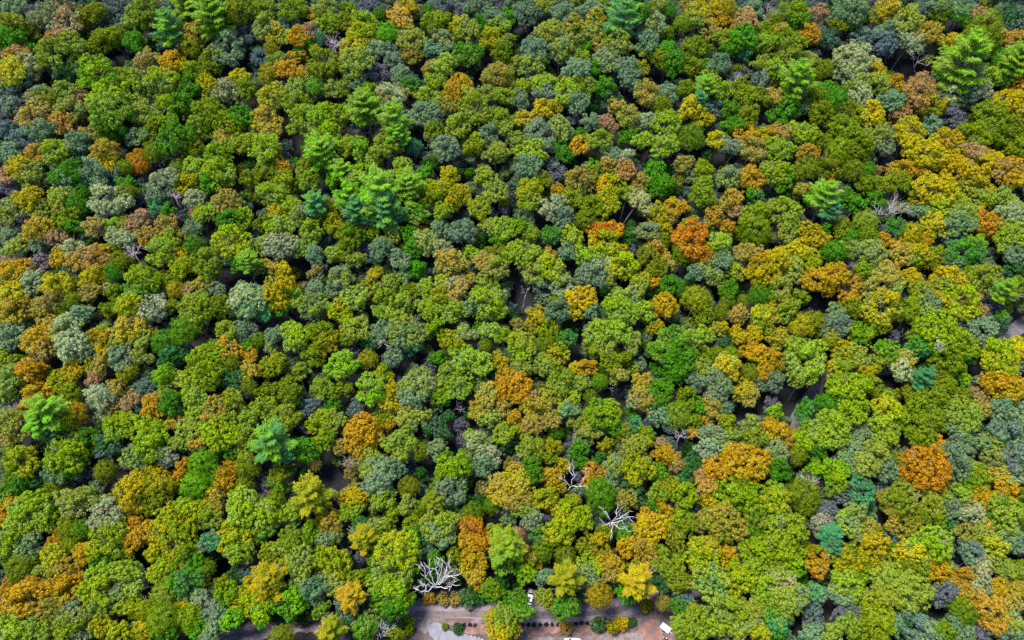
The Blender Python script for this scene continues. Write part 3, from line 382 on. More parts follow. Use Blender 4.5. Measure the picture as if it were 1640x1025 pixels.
def stuff_mesh(name, P):
    v, f = P[0], P[1]; T_ = Tubes(); T_.add([(0, 0, -3.2), (0, 0, -.2)], [.06, .03], 4)
    tv = np.array(T_.v); tf = np.array([q for q in T_.f[:-2]]) + len(v)
    F = np.concatenate([f, tf]); k = len(tf)
    return mesh_from(name, np.concatenate([v, tv]), F, [LEAF, BARK], face_mat=[0] * len(f) + [1] * k, attrs={'clump': np.concatenate([P[2], np.zeros(k)]), 'leaf': np.concatenate([P[3], np.zeros(k)])})

# ------------------------------------------------------------------ leaf colours (base colours, linear)
def lin(r, g, b, k=1.0):
    f = lambda c: (c / 255 / 12.92 if c / 255 <= .04045 else ((c / 255 + .055) / 1.055) ** 2.4)
    return np.array([f(r), f(g), f(b)]) * k
KC = 0.36
PALETTE = {k: lin(*c, KC) for k, c in dict(
    L=(166, 200, 3), G=(94, 166, 6), O=(148, 168, 1), D=(62, 122, 42), S=(140, 174, 116), B=(112, 144, 128), Q=(168, 188, 52),
    Y=(218, 196, 3), A=(222, 172, 20), R=(214, 134, 16), T=(206, 160, 104), N=(200, 176, 58), P=(190, 206, 140), E=(142, 212, 12), M=(92, 178, 106), V=(130, 128, 142)).items()}
UNDER_SHADE = dict(L='S', G='D', O='D', D='B', S='B', B='V', Q='S', Y='Q', A='N', R='A', T='S', N='S', P='S', E='M', M='D', V='B')   # shade on the lower boughs, put into the leaf colour
WORD = dict(L='lime green', G='leaf green', O='olive', D='dark green', S='sage green', B='blue-grey green', Q='pale yellow-green', Y='golden yellow', A='amber',
            R='rust orange', T='pinkish tan', N='tawny gold', P='pale sage', E='emerald', M='mint green', V='violet grey')
CROWNS = []                                                           # every crown read off the photograph
for (tx, ty), s in T.items():
    for t in s.split(';'):
        X, Y, r, c = t.split()
        kd = c[-1] if c[-1].islower() else 'o'; cc = c.rstrip('opsb')
        CROWNS.append(dict(px=tx * 410 + int(X) / 4, py=ty * 256 + int(Y) / 4, r=int(r) / 4, c=cc, k=kd))
for c in CROWNS:
    base = dict(o=(7.5, 1.85), s=(7.0, 1.6), p=(11.0, 1.9), b=(0.4, 1.0))[c['k']]
    R = c['r'] * 230 / FPX
    for _ in range(2):
        h = base[0] + base[1] * R + random.uniform(-1.2, 1.2) * (c['k'] != 'b')
        if c['c'][0] in 'DBV' and c['k'] == 'o': h *= .8
        if c['k'] == 'b': h = 1.7 * R
        hc = h - dict(o=.80, s=.85, p=.85, b=.8)[c['k']] * R
        x, y, z, d = at(c['px'], c['py'], hc)
        R = c['r'] * d / FPX * ((1.03 + .10 * max(0, min(1, (20 - c['r']) / 10))) if c['k'] in 'os' else (1.25 if c['k'] == 'p' else 1.18))
    c.update(x=x, y=y, R=R, h=h, g=float(height(x, y)), hc=hc)
    a, b = PALETTE[c['c'][0]], PALETTE[c['c'][1] if len(c['c']) > 1 else c['c'][0]]
    jit = np.exp(rng.normal(0, .07)) * np.exp(rng.normal(0, .05, 3))
    own = np.exp(rng.normal(0, .12, 3))
    c['t1'] = a * jit; 
    b = (.70 * b + .30 * PALETTE[UNDER_SHADE[c['c'][1]]]) if len(c['c']) > 1 else (.55 * a + .45 * PALETTE[UNDER_SHADE[c['c'][0]]])  # second tint: own second colour where given, plus painted under-crown shade
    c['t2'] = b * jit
# ------------------------------------------------------------------ setting: ground, roads, clearing
def grid_axis(lo, hi, step):
    core = list(np.arange(lo, hi + step, step)); left, right, s = [], [], step
    a, b = lo, hi
    while s < 1500:
        s *= 1.7; a -= s; b += s; left.insert(0, a); right.append(b)
    return np.array(left + core + right)
gx, gy = grid_axis(-300, 300, 3.0), grid_axis(-20, 440, 3.0)
XX, YY = np.meshgrid(gx, gy); ZZ = height(XX, YY) + np.where(YY > 90, rng.normal(0, .12, XX.shape), 0)
nx, ny = len(gx), len(gy)
ii = np.arange(nx * ny).reshape(ny, nx)
gf = np.stack([ii[:-1, :-1], ii[:-1, 1:], ii[1:, 1:], ii[1:, :-1]], -1).reshape(-1, 4)
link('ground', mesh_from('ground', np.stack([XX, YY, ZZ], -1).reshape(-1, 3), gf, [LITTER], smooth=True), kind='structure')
def resample(P, step):
    P = np.array(P, float); out = []
    dense = []
    for i in range(len(P) - 1):                                       # Catmull-Rom through the points
        p0, p1, p2, p3 = P[max(i - 1, 0)], P[i], P[i + 1], P[min(i + 2, len(P) - 1)]
        n = max(2, int(np.linalg.norm(p2 - p1) / step))
        for t in np.arange(n) / n:
            dense.append(.5 * ((2 * p1) + (-p0 + p2) * t + (2 * p0 - 5 * p1 + 4 * p2 - p3) * t * t + (-p0 + 3 * p1 - 3 * p2 + p3) * t ** 3))
    dense.append(P[-1]); return np.array(dense)
def strip(name, path, half_l, half_r, lift, mat, wob=.25, step=1.0, seed=0):
    """a ribbon along a ground path, from half_l on its left to half_r on its right, with an uneven edge"""
    r = np.random.default_rng(seed); D = resample(path, step); n = len(D)
    tg = np.gradient(D, axis=0); tg /= np.linalg.norm(tg, axis=1, keepdims=True); nr = np.stack([-tg[:, 1], tg[:, 0]], 1)
    def edge(): e = np.convolve(r.normal(size=n + 8), np.ones(5) / 5, 'same')[4:4 + n]; return e * wob * 2
    el, er = edge(), edge(); k = 5; v = []
    for i in range(n):
        for j in range(k):
            f = j / (k - 1); off = (half_l + el[i]) * (1 - f) + (-half_r + er[i]) * f
            p = D[i] + nr[i] * off; v.append((p[0], p[1], float(height(p[0], p[1])) + lift))
    f = [(i * k + j, i * k + j + 1, (i + 1) * k + j + 1, (i + 1) * k + j) for i in range(n - 1) for j in range(k - 1)]
    f = [q[::-1] for q in f]
    return link(name, mesh_from(name, v, np.array(f), [mat], smooth=True), kind='structure')
def patch(name, pix, lift, mat, wob=.4, seed=0):
    """a flat piece of ground with an uneven outline"""
    r = np.random.default_rng(seed); P = [at(*p)[:2] for p in pix]; P.append(P[0]); D = resample(P, .9)[:-1]
    e = np.convolve(np.tile(r.normal(size=len(D)), 3), np.ones(4) / 4, 'same')[len(D):2 * len(D)] * wob
    c = D.mean(0); D = D + (D - c) / np.linalg.norm(D - c, axis=1, keepdims=True) * e[:, None]
    v = [(p[0], p[1], float(height(*p)) + lift) for p in D]
    import bmesh
    me = mesh_from(name, v, [tuple(range(len(v)))], [mat])
    bm = bmesh.new(); bm.from_mesh(me); bmesh.ops.triangulate(bm, faces=bm.faces[:]); bmesh.ops.recalc_face_normals(bm, faces=bm.faces[:])
    if bm.faces and sum(f.normal.z for f in bm.faces) < 0: bmesh.ops.reverse_faces(bm, faces=bm.faces[:])
    bm.to_mesh(me); bm.free()
    return link(name, me, kind='structure')
patch('clearing_soil', [(560, 1060), (575, 1030), (610, 1000), (625, 968), (700, 958), (800, 964), (845, 940), (880, 958), (1000, 958), (1060, 945), (1085, 985), (1075, 1060), (820, 1075)], .05, SOIL, 1.2, 1)
ROAD = [at(px, py)[:2] for px, py in [(180, 1085), (330, 1036), (400, 1013), (455, 1003), (510, 996), (575, 990), (640, 985), (700, 984), (790, 984), (860, 985), (920, 985), (975, 978), (1010, 970), (1050, 958), (1085, 946), (1130, 938)]]
strip('gravel_road', ROAD, 2.6, 2.6, .10, VERGE, .35, seed=2)
strip('gravel_wheel_track', ROAD, 2.25, -.75, .14, TRACK, .22, seed=3)
strip('gravel_wheel_track', ROAD, -.95, 2.35, .14, TRACK, .22, seed=4)
patch('gravel_apron', [(648, 992), (700, 991), (760, 991), (740, 1000), (700, 1004), (680, 1016), (668, 1008), (655, 1000)], .19, PALEG, .3, 5)
patch('concrete_pad', [(683, 1004), (698, 997), (708, 1001), (714, 1009), (742, 1014), (768, 1022), (790, 1040), (720, 1050), (700, 1030), (690, 1018)], .24, PAD, .08, 6)
strip('concrete_joint', [at(*p)[:2] for p in [(709, 1008), (706, 1015), (702, 1023), (697, 1040)]], .14, .14, .28, SEAM, .03, seed=7)
strip('red_earth_bank', [at(*p)[:2] for p in [(745, 1009), (790, 1012), (830, 1012), (880, 1011), (910, 1009), (940, 1011), (985, 1013)]], 1.3, 1.1, .13, REDS, .4, seed=8)
patch('red_earth_patch', [(1015, 1012), (1035, 998), (1046, 993), (1058, 1003), (1062, 1015), (1058, 1040), (1000, 1045), (985, 1024)], .13, REDS, .5, 9)
strip('pale_gravel_strip', [at(*p)[:2] for p in [(815, 1026), (850, 1024), (900, 1024), (950, 1022), (990, 1020), (1030, 1022)]], .9, 3.0, .17, PALEG, .35, seed=10)
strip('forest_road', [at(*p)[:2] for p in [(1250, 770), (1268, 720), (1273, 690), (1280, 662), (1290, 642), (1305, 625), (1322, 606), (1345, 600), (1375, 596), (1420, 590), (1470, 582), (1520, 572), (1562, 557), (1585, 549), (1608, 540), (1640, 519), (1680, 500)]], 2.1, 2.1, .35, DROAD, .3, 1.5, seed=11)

# ------------------------------------------------------------------ which crowns are trees of their own, and what the labels call them
oaks = sorted([c for c in CROWNS if c['k'] == 'o'], key=lambda c: -c['r'])
inframe = lambda c: -8 < c['px'] < 1648 and -8 < c['py'] < 1033
own = [c for c in oaks if inframe(c)][:298]
for c in own: c['own'] = True
for c in CROWNS:
    if c['k'] in 'psb': c['own'] = True
LM = [(702, 925, 'the tall white snag above the gravel road'), (986, 836, 'the grey-white snag with spread limbs'), (916, 765, 'the forked bleached snag'), (848, 958, 'the white car by the road'),
      (1110, 380, 'the rust-red round crown'), (606, 308, 'the large lime star-shaped pine'), (582, 172, 'the lime pine over bare brown twigs'), (1438, 322, 'the pinkish-white bare crown'),
      (580, 690, 'the bright orange oak'), (395, 482, 'the pale mint round crown'), (1486, 745, 'the orange oak among grey-green trees'), (1195, 735, 'the broad amber oak'), (1288, 640, 'the curving forest road'),
      (72, 662, 'the emerald pine touching an amber crown'), (155, 113, 'the domed lime crown with green base'), (533, 62, 'the pinkish bare tuft'), (931, 230, 'the small round amber crown'),
      (1366, 96, 'the cream crown beside the big dark gap'), (1545, 97, 'the big lime pine'), (1000, 28, 'the mint pine'), (262, 290, 'the pale crown beside the lilac bare twigs'), (205, 597, 'the yellow feathery conifer'),
      (822, 618, 'the tall orange crown'), (732, 135, 'the bright gold-orange crown'), (592, 622, 'the emerald round-headed tree'), (170, 823, 'the cream-coloured crown'), (1477, 604, 'the small mint pine'),
      (1202, 281, 'the splayed salmon-orange crown'), (840, 475, 'the dark gap with bare trunks'), (1318, 484, 'the dark gap under the amber crowns'), (660, 577, 'the square dark gap'), (805, 1005, 'the yellow tree overhanging the road'),
      (705, 838, 'the pale dome-shaped crown'), (1410, 765, 'the large grey-gold crown'), (1292, 768, 'the pink bare crown'), (220, 795, 'the golden crown left of the green plume'), (175, 315, 'the pale blue-green round crown'),
      (1110, 150, 'the purple-grey bare tree'), (432, 705, 'the bright star pine'), (967, 387, 'the broad lime crown under orange leaves'), (45, 950, 'the dark amber crown near the lower left edge'), (1520, 955, 'the dark violet-grey crown')]
def clock(dx, dy):
    a = math.degrees(math.atan2(-dy, dx)) % 360
    return ['right of', 'up-right of', 'above', 'up-left of', 'left of', 'down-left of', 'below', 'down-right of'][int(((a + 22.5) % 360) // 45)]
NOUN = dict(o='broadleaf tree', s='feathery conifer', p='pine', b='roadside shrub')
ORD = ['nearest', 'second nearest', 'third nearest', 'fourth nearest', 'fifth nearest', 'sixth nearest']
def colour_word(c): return WORD[c['c'][0]] + (' and ' + WORD[c['c'][1]].split()[0] if len(c['c']) > 1 else '')
fam = {}
for c in CROWNS:
    if c['r'] >= 11 or c.get('own'): fam.setdefault((c['c'], c['k']), []).append(c)
used_labels = set()
for key, members in fam.items():
    rank = {}
    for li, (lx, ly, lw) in enumerate(LM):
        oct_ = {}
        for m in members:
            d = math.hypot(m['px'] - lx, m['py'] - ly)
            if d < 9: continue
            oct_.setdefault(clock(m['px'] - lx, m['py'] - ly), []).append((d, id(m), m))
        for w, lst in oct_.items():
            lst.sort(key=lambda t: t[0])
            for n, (d, _, m) in enumerate(lst[:6]): rank.setdefault(id(m), []).append((n * 70 + d, n, w, lw))
    for m in members:
        if not m.get('own'): continue
        for _, n, w, lw in sorted(rank.get(id(m), [])):
            lb = f"{ORD[n]} {colour_word(m)} {NOUN[m['k']]} {w} {lw}"
            if n == 0: lb = f"{'large ' if m['r'] > 24 else ''}{colour_word(m)} {NOUN[m['k']]} {w} {lw}, nearest such"
            if len(lb.split()) > 16: lb = lb.replace(', nearest such', '').replace('large ', '')
            if lb not in used_labels and len(lb.split()) <= 16: break
        used_labels.add(lb); m['label'] = lb

# ------------------------------------------------------------------ the trees one can tell apart
GROUP = dict(o='broadleaf trees of the canopy', s='feathery conifers in the canopy', p='pines in the canopy', b='shrubs along the gravel road')
NAME = dict(o='broadleaf_tree', s='feathery_conifer', p='pine_tree', b='roadside_shrub')
CAT = dict(o='broadleaf tree', s='conifer', p='pine tree', b='shrub')
def plant(c, i):
    t = thing(NAME[c['k']], c['label'], CAT[c['k']], (c['x'], c['y'], c['g'] - .1), rng.random() * 6.28, GROUP[c['k']])
    R = c['R']
    if c['k'] == 'p': me, zs = M_PIN[i % len(M_PIN)], R
    elif c['k'] == 's': me, zs = M_FEA[i % len(M_FEA)], R
    else: me, zs = M_OAK[oak_for(R, i)], R * rng.uniform(.88, 1.08)
    cr = link('crown', me, t, (0, 0, c['hc'] + .1)); ax_ = rng.uniform(.88, 1.16) if c['k'] == 'o' else 1.0; cr.scale = (R * ax_, R / ax_, zs)
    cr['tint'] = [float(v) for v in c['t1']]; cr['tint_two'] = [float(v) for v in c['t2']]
    k = link('trunk', M_TRK[i % len(M_TRK)], t)
    hh = c['h'] - .55 * R
    k.scale = (hh * (1.0 if c['k'] != 'b' else 1.2), hh * (1.0 if c['k'] != 'b' else 1.2), hh)
    return t
order = [c for c in CROWNS if c.get('own')]
perm = rng.permutation(len(order))
for n, c in enumerate(order): plant(c, int(perm[n]))

# ------------------------------------------------------------------ the rest of the wood, one mass: small crowns, understorey, and trees beyond the frame
K14 = lambda: int(rng.integers(120))
pts = []                                                              # x y z scale zscale proto t1 t2
for c in CROWNS:
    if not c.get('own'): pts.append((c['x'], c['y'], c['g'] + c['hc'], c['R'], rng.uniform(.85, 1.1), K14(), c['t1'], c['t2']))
KX = np.array([c['x'] for c in CROWNS]); KY = np.array([c['y'] for c in CROWNS]); KR = np.array([c['R'] for c in CROWNS]); KB = np.array([c['k'] == 'b' for c in CROWNS])
road_px = np.array([to_px(x, y, 0)[:2] for x, y in resample(ROAD, 2.0)])
froad = [(1272, 702), (1273, 688), (1280, 662), (1290, 642), (1305, 625), (1322, 606), (1345, 600), (1370, 597), (1565, 557), (1585, 549), (1608, 540), (1640, 519)]
def blocked(x, y, h):
    g = float(height(x, y))
    for hh in (0, h * .5, h):
        X, Y, _ = to_px(x, y, g + hh)
        for gxp, gyp, gr in GAPS:
            if (X - gxp) ** 2 + (Y - gyp) ** 2 < (gr * .8) ** 2: return True
        if np.min((road_px[:, 0] - X) ** 2 + (road_px[:, 1] - Y) ** 2) < 26 ** 2: return True
        if 615 < X < 1085 and 950 < Y: return True
        for fx, fy in froad:
            if (X - fx) ** 2 + (Y - fy) ** 2 < 13 ** 2: return True
    return False
UND = [('D', 3), ('B', 5), ('S', 4), ('V', 3), ('Q', 1), ('G', 1)]
ulist = [k for k, n in UND for _ in range(n)]
xs, ys = np.arange(-300, 301, 4.2), np.arange(-5, 430, 4.2)
for y0 in ys:
    for x0 in xs:
        x, y = x0 + rng.uniform(-1.7, 1.7), y0 + rng.uniform(-1.7, 1.7)
        g = float(height(x, y)); X, Y, dep = to_px(x, y, g + 10)
        out = not (-60 < X < 1700 and -60 < Y < 1085)
        if X < -420 or X > 2060 or Y < -260 or Y > 1500: continue
        d2 = np.hypot(KX - x, KY - y) / np.maximum(KR, .5)
        if out:
            if rng.random() < .42: continue
            j = int(rng.integers(len(CROWNS))); c = CROWNS[j]
            if c['k'] == 'b': continue
            R = rng.uniform(3.2, 5.4); h = 10 + 1.6 * R
            if abs(np.min(np.hypot(*(resample(ROAD, 2.0) - np.array([x, y])).T))) < R + 3: continue
            pts.append((x, y, g + h - .8 * R, R, rng.uniform(.85, 1.1), K14(), c['t1'], c['t2'])); continue
        if d2[~KB].min() < .72: continue
        R = rng.uniform(1.7, 2.9); h = rng.uniform(5.5, 9.5)
        if blocked(x, y, h): continue
        near = CROWNS[int(np.argmin(np.where(KB, 9e9, np.hypot(KX - x, KY - y))))]
        cc = PALETTE[ulist[int(rng.integers(len(ulist)))]] * rng.uniform(.6, .95)  # understorey leaves darkened: shade between the crowns is put into their colour
        if rng.random() < .25: cc = .5 * cc + .5 * near['t1']
        pts.append((x, y, g + h - .8 * R, R, rng.uniform(.9, 1.2), K14(), cc, cc * 1.15))
protos = bpy.data.collections.new('canopy_shapes')
for i, P in enumerate(OAK):
    o = bpy.data.objects.new(f'canopy_shape_{i:02d}', stuff_mesh('canopy_shape', P)); protos.objects.link(o)
N = len(pts)
pm = bpy.data.meshes.new('wood_points'); pm.vertices.add(N)
pm.vertices.foreach_set('co', np.array([p[:3] for p in pts], np.float32).ravel())
def pattr(nm, ty, arr, key='value'):
    a = pm.attributes.new(nm, ty, 'POINT'); a.data.foreach_set(key, np.asarray(arr).ravel())
pattr('size', 'FLOAT_VECTOR', np.array([(p[3] * a, p[3] / a, p[3] * p[4]) for p, a in zip(pts, rng.uniform(.82, 1.22, len(pts)))], np.float32), 'vector')
pattr('turn', 'FLOAT_VECTOR', np.array([(rng.normal() * .22, rng.normal() * .22, rng.random() * 6.283) for p in pts], np.float32), 'vector')
pattr('shape', 'INT', np.array([oak_for(p[3], p[5]) for p in pts], np.int32))
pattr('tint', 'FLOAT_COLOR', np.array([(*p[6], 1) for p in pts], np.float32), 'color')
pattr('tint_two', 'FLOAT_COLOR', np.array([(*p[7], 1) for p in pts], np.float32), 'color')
wood = link('woodland', pm, kind='stuff')
wood['label'] = 'mixed mass of smaller crowns and understorey filling in between the trees'
gt = bpy.data.node_groups.new('scatter_canopy', 'GeometryNodeTree')
gt.interface.new_socket('Geometry', in_out='INPUT', socket_type='NodeSocketGeometry'); gt.interface.new_socket('Geometry', in_out='OUTPUT', socket_type='NodeSocketGeometry')
gi, go = gt.nodes.new('NodeGroupInput'), gt.nodes.new('NodeGroupOutput')
mp = gt.nodes.new('GeometryNodeMeshToPoints'); ip = gt.nodes.new('GeometryNodeInstanceOnPoints'); ci = gt.nodes.new('GeometryNodeCollectionInfo')
ci.inputs['Collection'].default_value = protos; ci.inputs['Separate Children'].default_value = True; ci.inputs['Reset Children'].default_value = True
def named(nm, ty):
    a = gt.nodes.new('GeometryNodeInputNamedAttribute'); a.data_type = ty; a.inputs['Name'].default_value = nm
    return next(o for o in a.outputs if o.enabled and o.name == 'Attribute')
eu = gt.nodes.new('FunctionNodeEulerToRotation')
K = gt.links.new
K(gi.outputs[0], mp.inputs['Mesh']); K(mp.outputs[0], ip.inputs['Points']); K(ci.outputs[0], ip.inputs['Instance'])
ip.inputs['Pick Instance'].default_value = True
K(named('shape', 'INT'), ip.inputs['Instance Index']); K(named('turn', 'FLOAT_VECTOR'), eu.inputs[0]); K(eu.outputs[0], ip.inputs['Rotation']); K(named('size', 'FLOAT_VECTOR'), ip.inputs['Scale'])
K(ip.outputs[0], go.inputs[0])
md = wood.modifiers.new('scatter', 'NODES'); md.node_group = gt
print('crowns', len(CROWNS), 'own', len(order), 'wood points', N)
# ------------------------------------------------------------------ dead trees, limb by limb
def P3(px, py, h): return np.array(at(px, py, h)[:3])
def snag(label, base, limbs, r0, mat, twigs=3, seed=0, name='dead_tree'):
    """base: pixel and limbs as polylines (pixel x, y, height above ground), first limb is the trunk"""
    r = np.random.default_rng(seed); b = P3(base[0], base[1], 0)
    t = thing(name, label, 'dead tree', tuple(b - [0, 0, .1]))
    for i, lb in enumerate(limbs):
        pts = [P3(*q) - b for q in lb]; pts = [np.append(p[:2], p[2]) for p in pts]
        D = []
        for j in range(len(pts) - 1):
            for s in np.linspace(0, 1, 4)[:-1]: D.append(pts[j] * (1 - s) + pts[j + 1] * s)
        D.append(pts[-1]); n = len(D)
        for j in range(1, n - 1): D[j] = D[j] + r.normal(size=3) * .16
        ra, rb = (r0 * .8, r0 * .5) if i == 0 else (r0 * .36, r0 * .10)
        T_ = Tubes(); T_.add(D, [ra + (rb - ra) * j / (n - 1) for j in range(n)], 7)
        if i:
            for k in range(twigs):
                j = int(r.integers(n // 3, n - 1)); d0 = D[j + 1] - D[j]; d0 = d0 / np.linalg.norm(d0)
                l = r.uniform(1.2, 3.2); d = unit(d0 + r.normal(size=3) * .75 + np.array([0, 0, .25])); q = D[j]; e = q + d * l
                m1 = (q + e) / 2 + r.normal(size=3) * .15
                T_.add([q, m1, e], [r0 * .18, r0 * .13, r0 * .06], 5)
                e2 = m1 + unit(d + r.normal(size=3) * .9) * l * .5; T_.add([m1, e2], [r0 * .09, r0 * .04], 4)
        link('trunk' if i == 0 else 'limb', T_.mesh('limb', mat), t)
    return t
snag('tall white bare tree with many spread limbs above the gravel road', (698, 943), [[(698, 943, 0), (698, 942, 5), (697, 939, 8)],
     [(697, 939, 8), (686, 929, 10), (679, 912, 13), (675, 901, 15)], [(697, 939, 8), (692, 926, 11), (689, 912, 13), (685, 905, 14)], [(697, 939, 8), (705, 921, 12), (709, 905, 15), (708, 896, 17)],
     [(697, 939, 8), (712, 921, 12), (716, 906, 14), (719, 897, 16)], [(697, 939, 8), (714, 926, 11), (727, 922, 13), (736, 920, 14)], [(697, 939, 8), (712, 941, 9), (722, 939, 10), (727, 927, 12)],
     [(697, 939, 8), (685, 947, 9), (672, 947, 10), (662, 941, 11)], [(697, 939, 8), (687, 935, 10), (677, 939, 11), (672, 929, 12)], [(697, 939, 8), (701, 926, 11), (699, 910, 14), (704, 900, 15)], [(697, 939, 8), (708, 932, 10), (722, 915, 13), (727, 910, 14)]], .31, PALE, 7, 1)
snag('grey-white bare tree with spidery limbs beside the golden oaks', (980, 842), [[(980, 842, 0), (980, 840, 7), (979, 836, 12)],
     [(979, 836, 12), (972, 822, 15), (966, 816, 16), (961, 812, 17)], [(979, 836, 12), (987, 826, 15), (988, 818, 16), (991, 812, 17)], [(979, 836, 12), (993, 829, 14), (1004, 828, 15), (1016, 827, 16)],
     [(979, 836, 12), (971, 839, 13), (963, 843, 14)], [(979, 836, 12), (980, 848, 12.5), (981, 862, 13)], [(979, 836, 12), (990, 845, 12.5), (1001, 847, 13), (1009, 851, 13)], [(979, 836, 12), (996, 834, 13.5), (1000, 839, 13.5)], [(993, 829, 14), (1003, 822, 16), (1010, 818, 17)]], .26, GREYW, 3, 2)
snag('forked bleached bare tree with long crooked limbs among olive crowns', (906, 792), [[(906, 792, 0), (907, 786, 8), (914, 779, 13)],
     [(914, 779, 13), (905, 771, 15), (893, 763, 17)], [(914, 779, 13), (919, 762, 17), (918, 748, 19), (916, 735, 21)], [(919, 762, 17), (912, 752, 18.5), (913, 742, 19.5)], [(914, 779, 13), (928, 778, 14), (934, 768, 16), (941, 757, 18)], [(928, 778, 14), (936, 778, 14.5), (942, 779, 15)]], .27, GREYW, 3, 3)
snag('small white snag in the dark green crowns left of the driveway pad', (612, 1023), [[(612, 1023, 0), (612, 1021, 5), (612, 1018, 8)]] + [[(612, 1018, 8), (612 + 9 * math.cos(a), 1015 - 7 * math.sin(a), 10), (612 + 14 * math.cos(a), 1014 - 11 * math.sin(a), 12)] for a in (0, .6, 1.2, 1.8, 2.4, 3.1)], .20, PALE, 5, 4)
snag('bare grey branches reaching across the large dark gap', (1470, 122), [[(1470, 122, 0), (1467, 118, 6), (1464, 112, 9)], [(1464, 112, 9), (1468, 100, 12), (1472, 90, 14), (1478, 83, 16)], [(1468, 100, 12), (1480, 95, 13), (1488, 92, 14)], [(1464, 112, 9), (1462, 98, 12), (1463, 90, 14)], [(1468, 100, 12), (1484, 104, 12), (1492, 99, 13)]], .22, GREYB, 4, 5)
snag('pale broken trunk with thin limbs between green conifers', (1415, 372), [[(1415, 372, 0), (1409, 357, 7), (1402, 345, 11)], [(1402, 345, 11), (1394, 342, 12), (1388, 340, 13)], [(1402, 345, 11), (1404, 336, 13), (1401, 330, 14)], [(1402, 345, 11), (1410, 340, 13)]], .24, PALE, 4, 6)
snag('thin white branches above the bare brown ground patch', (1444, 552), [[(1444, 552, 0), (1447, 545, 6), (1450, 540, 9)], [(1450, 540, 9), (1452, 532, 11), (1462, 533, 12)], [(1450, 540, 9), (1446, 536, 10), (1444, 530, 12)], [(1450, 540, 9), (1458, 538, 10)]], .18, GREYB, 3, 7)
snag('white fan of dead limbs inside a lime green crown', (1503, 566), [[(1503, 568, 9), (1504, 564, 14), (1505, 561, 16)], [(1505, 561, 16), (1503, 553, 18), (1505, 546, 19)], [(1505, 561, 16), (1508, 552, 18), (1509, 547, 19)], [(1505, 561, 16), (1511, 560, 17)], [(1505, 561, 16), (1500, 558, 17)]], .2, PALE, 3, 8)
snag('bleached branches fallen across a dark gap under the pale oak', (722, 660), [[(722, 660, 0), (727, 657, 3), (731, 655, 4)], [(731, 655, 4), (736, 650, 5), (742, 652, 5)], [(731, 655, 4), (733, 647, 6), (735, 643, 7)], [(731, 655, 4), (738, 657, 5), (744, 655, 5)]], .22, PALE, 3, 9)
snag('white forked twigs at the dark gap left of the square gap', (618, 560), [[(618, 560, 0), (619, 556, 8), (619, 552, 11)], [(619, 552, 11), (613, 548, 12), (607, 545, 13)], [(619, 552, 11), (626, 553, 12), (632, 552, 13)], [(619, 552, 11), (617, 546, 13), (614, 542, 14)]], .2, PALE, 3, 10)
snag('leaning pale limb at the right edge of the square dark gap', (678, 594), [[(678, 594, 0), (681, 588, 5), (684, 582, 8)], [(684, 582, 8), (686, 573, 11), (688, 565, 14)], [(684, 582, 8), (692, 585, 8), (698, 588, 8)]], .2, GREYB, 2, 11)
snag('small white sapling skeleton in a dark gap left of the tawny crown', (979, 627), [[(979, 629, 0), (979, 626, 3), (979, 623, 5)], [(979, 623, 5), (981, 620, 6), (982, 617, 7)], [(979, 623, 5), (976, 622, 6)], [(979, 625, 4), (983, 627, 4)]], .16, PALE, 2, 12)
snag('grey bare trunk leaning out of the long dark gap', (834, 503), [[(834, 503, 0), (838, 488, 5), (842, 472, 10)], [(842, 472, 10), (844, 464, 13), (848, 459, 15)], [(842, 472, 10), (838, 462, 13)]], .3, GREYB, 3, 13)
snag('grey dead tree with drooping limbs beside the long dark gap', (858, 498), [[(858, 498, 0), (862, 488, 5), (866, 478, 9)], [(866, 478, 9), (874, 473, 11), (880, 470, 12)], [(866, 478, 9), (862, 468, 12)], [(866, 478, 9), (876, 482, 9)]], .2, GREYB, 3, 14)
snag('pale leaning stem below the bright lime star pines', (684, 242), [[(684, 246, 0), (682, 238, 6), (686, 230, 10)], [(686, 230, 10), (690, 224, 13), (693, 220, 14)], [(686, 230, 10), (681, 224, 13), (681, 219, 15)]], .2, GREYB, 3, 15)
snag('thin pale limbs showing inside the dark lower side of a lime crown', (334, 632), [[(334, 632, 3), (335, 628, 9), (336, 625, 11)], [(336, 625, 11), (341, 621, 12), (346, 619, 13)], [(336, 625, 11), (330, 622, 12), (324, 620, 13)]], .16, GREYB, 3, 16)

def twiggy(label, px, py, rpx, h, mat, seed, tall=1.0, dens=7):
    """a leafless crown: trunk, then limbs forking into fine twigs"""
    r = np.random.default_rng(seed); x, y, z, d = at(px, py, h - .6 * rpx * d0 / FPX)
    R = rpx * d / FPX; g = float(height(x, y)); t = thing('bare_tree', label, 'dead tree', (x, y, g - .1), 0)
    T_ = Tubes(); zb = h - 1.5 * R * tall
    T_.add([(0, 0, 0), (.1, 0, zb * .6), (0, .1, zb)], [.26, .2, .16], 7); link('trunk', T_.mesh('trunk', mat), t)
    for k in range(dens):
        T2 = Tubes(); a = 6.283 * k / dens + r.normal() * .3
        def grow(p, d, l, ra, lv):
            m = p + d * l * .5 + r.normal(size=3) * l * .07; e = m + unit(d + r.normal(size=3) * .22) * l * .5
            T2.add([p, m, e], [ra, ra * .8, ra * .55], 5 if lv < 2 else 3)
            if lv < 4:
                for _ in range(3 if lv < 3 else 2): grow(m * r.uniform(0, .5) + e * r.uniform(.5, .5) if False else (e if r.random() > .35 else m), unit(d + r.normal(size=3) * .62 + np.array([0, 0, .12])), l * r.uniform(.52, .72), ra * .55, lv + 1)
        el = r.uniform(.25, 1.2); grow(np.array([0, 0, zb]), np.array([math.cos(a) * math.cos(el), math.sin(a) * math.cos(el), math.sin(el) * tall]), R * .72, .10, 0)
        link('limb', T2.mesh('limb', mat), t)
d0 = 260
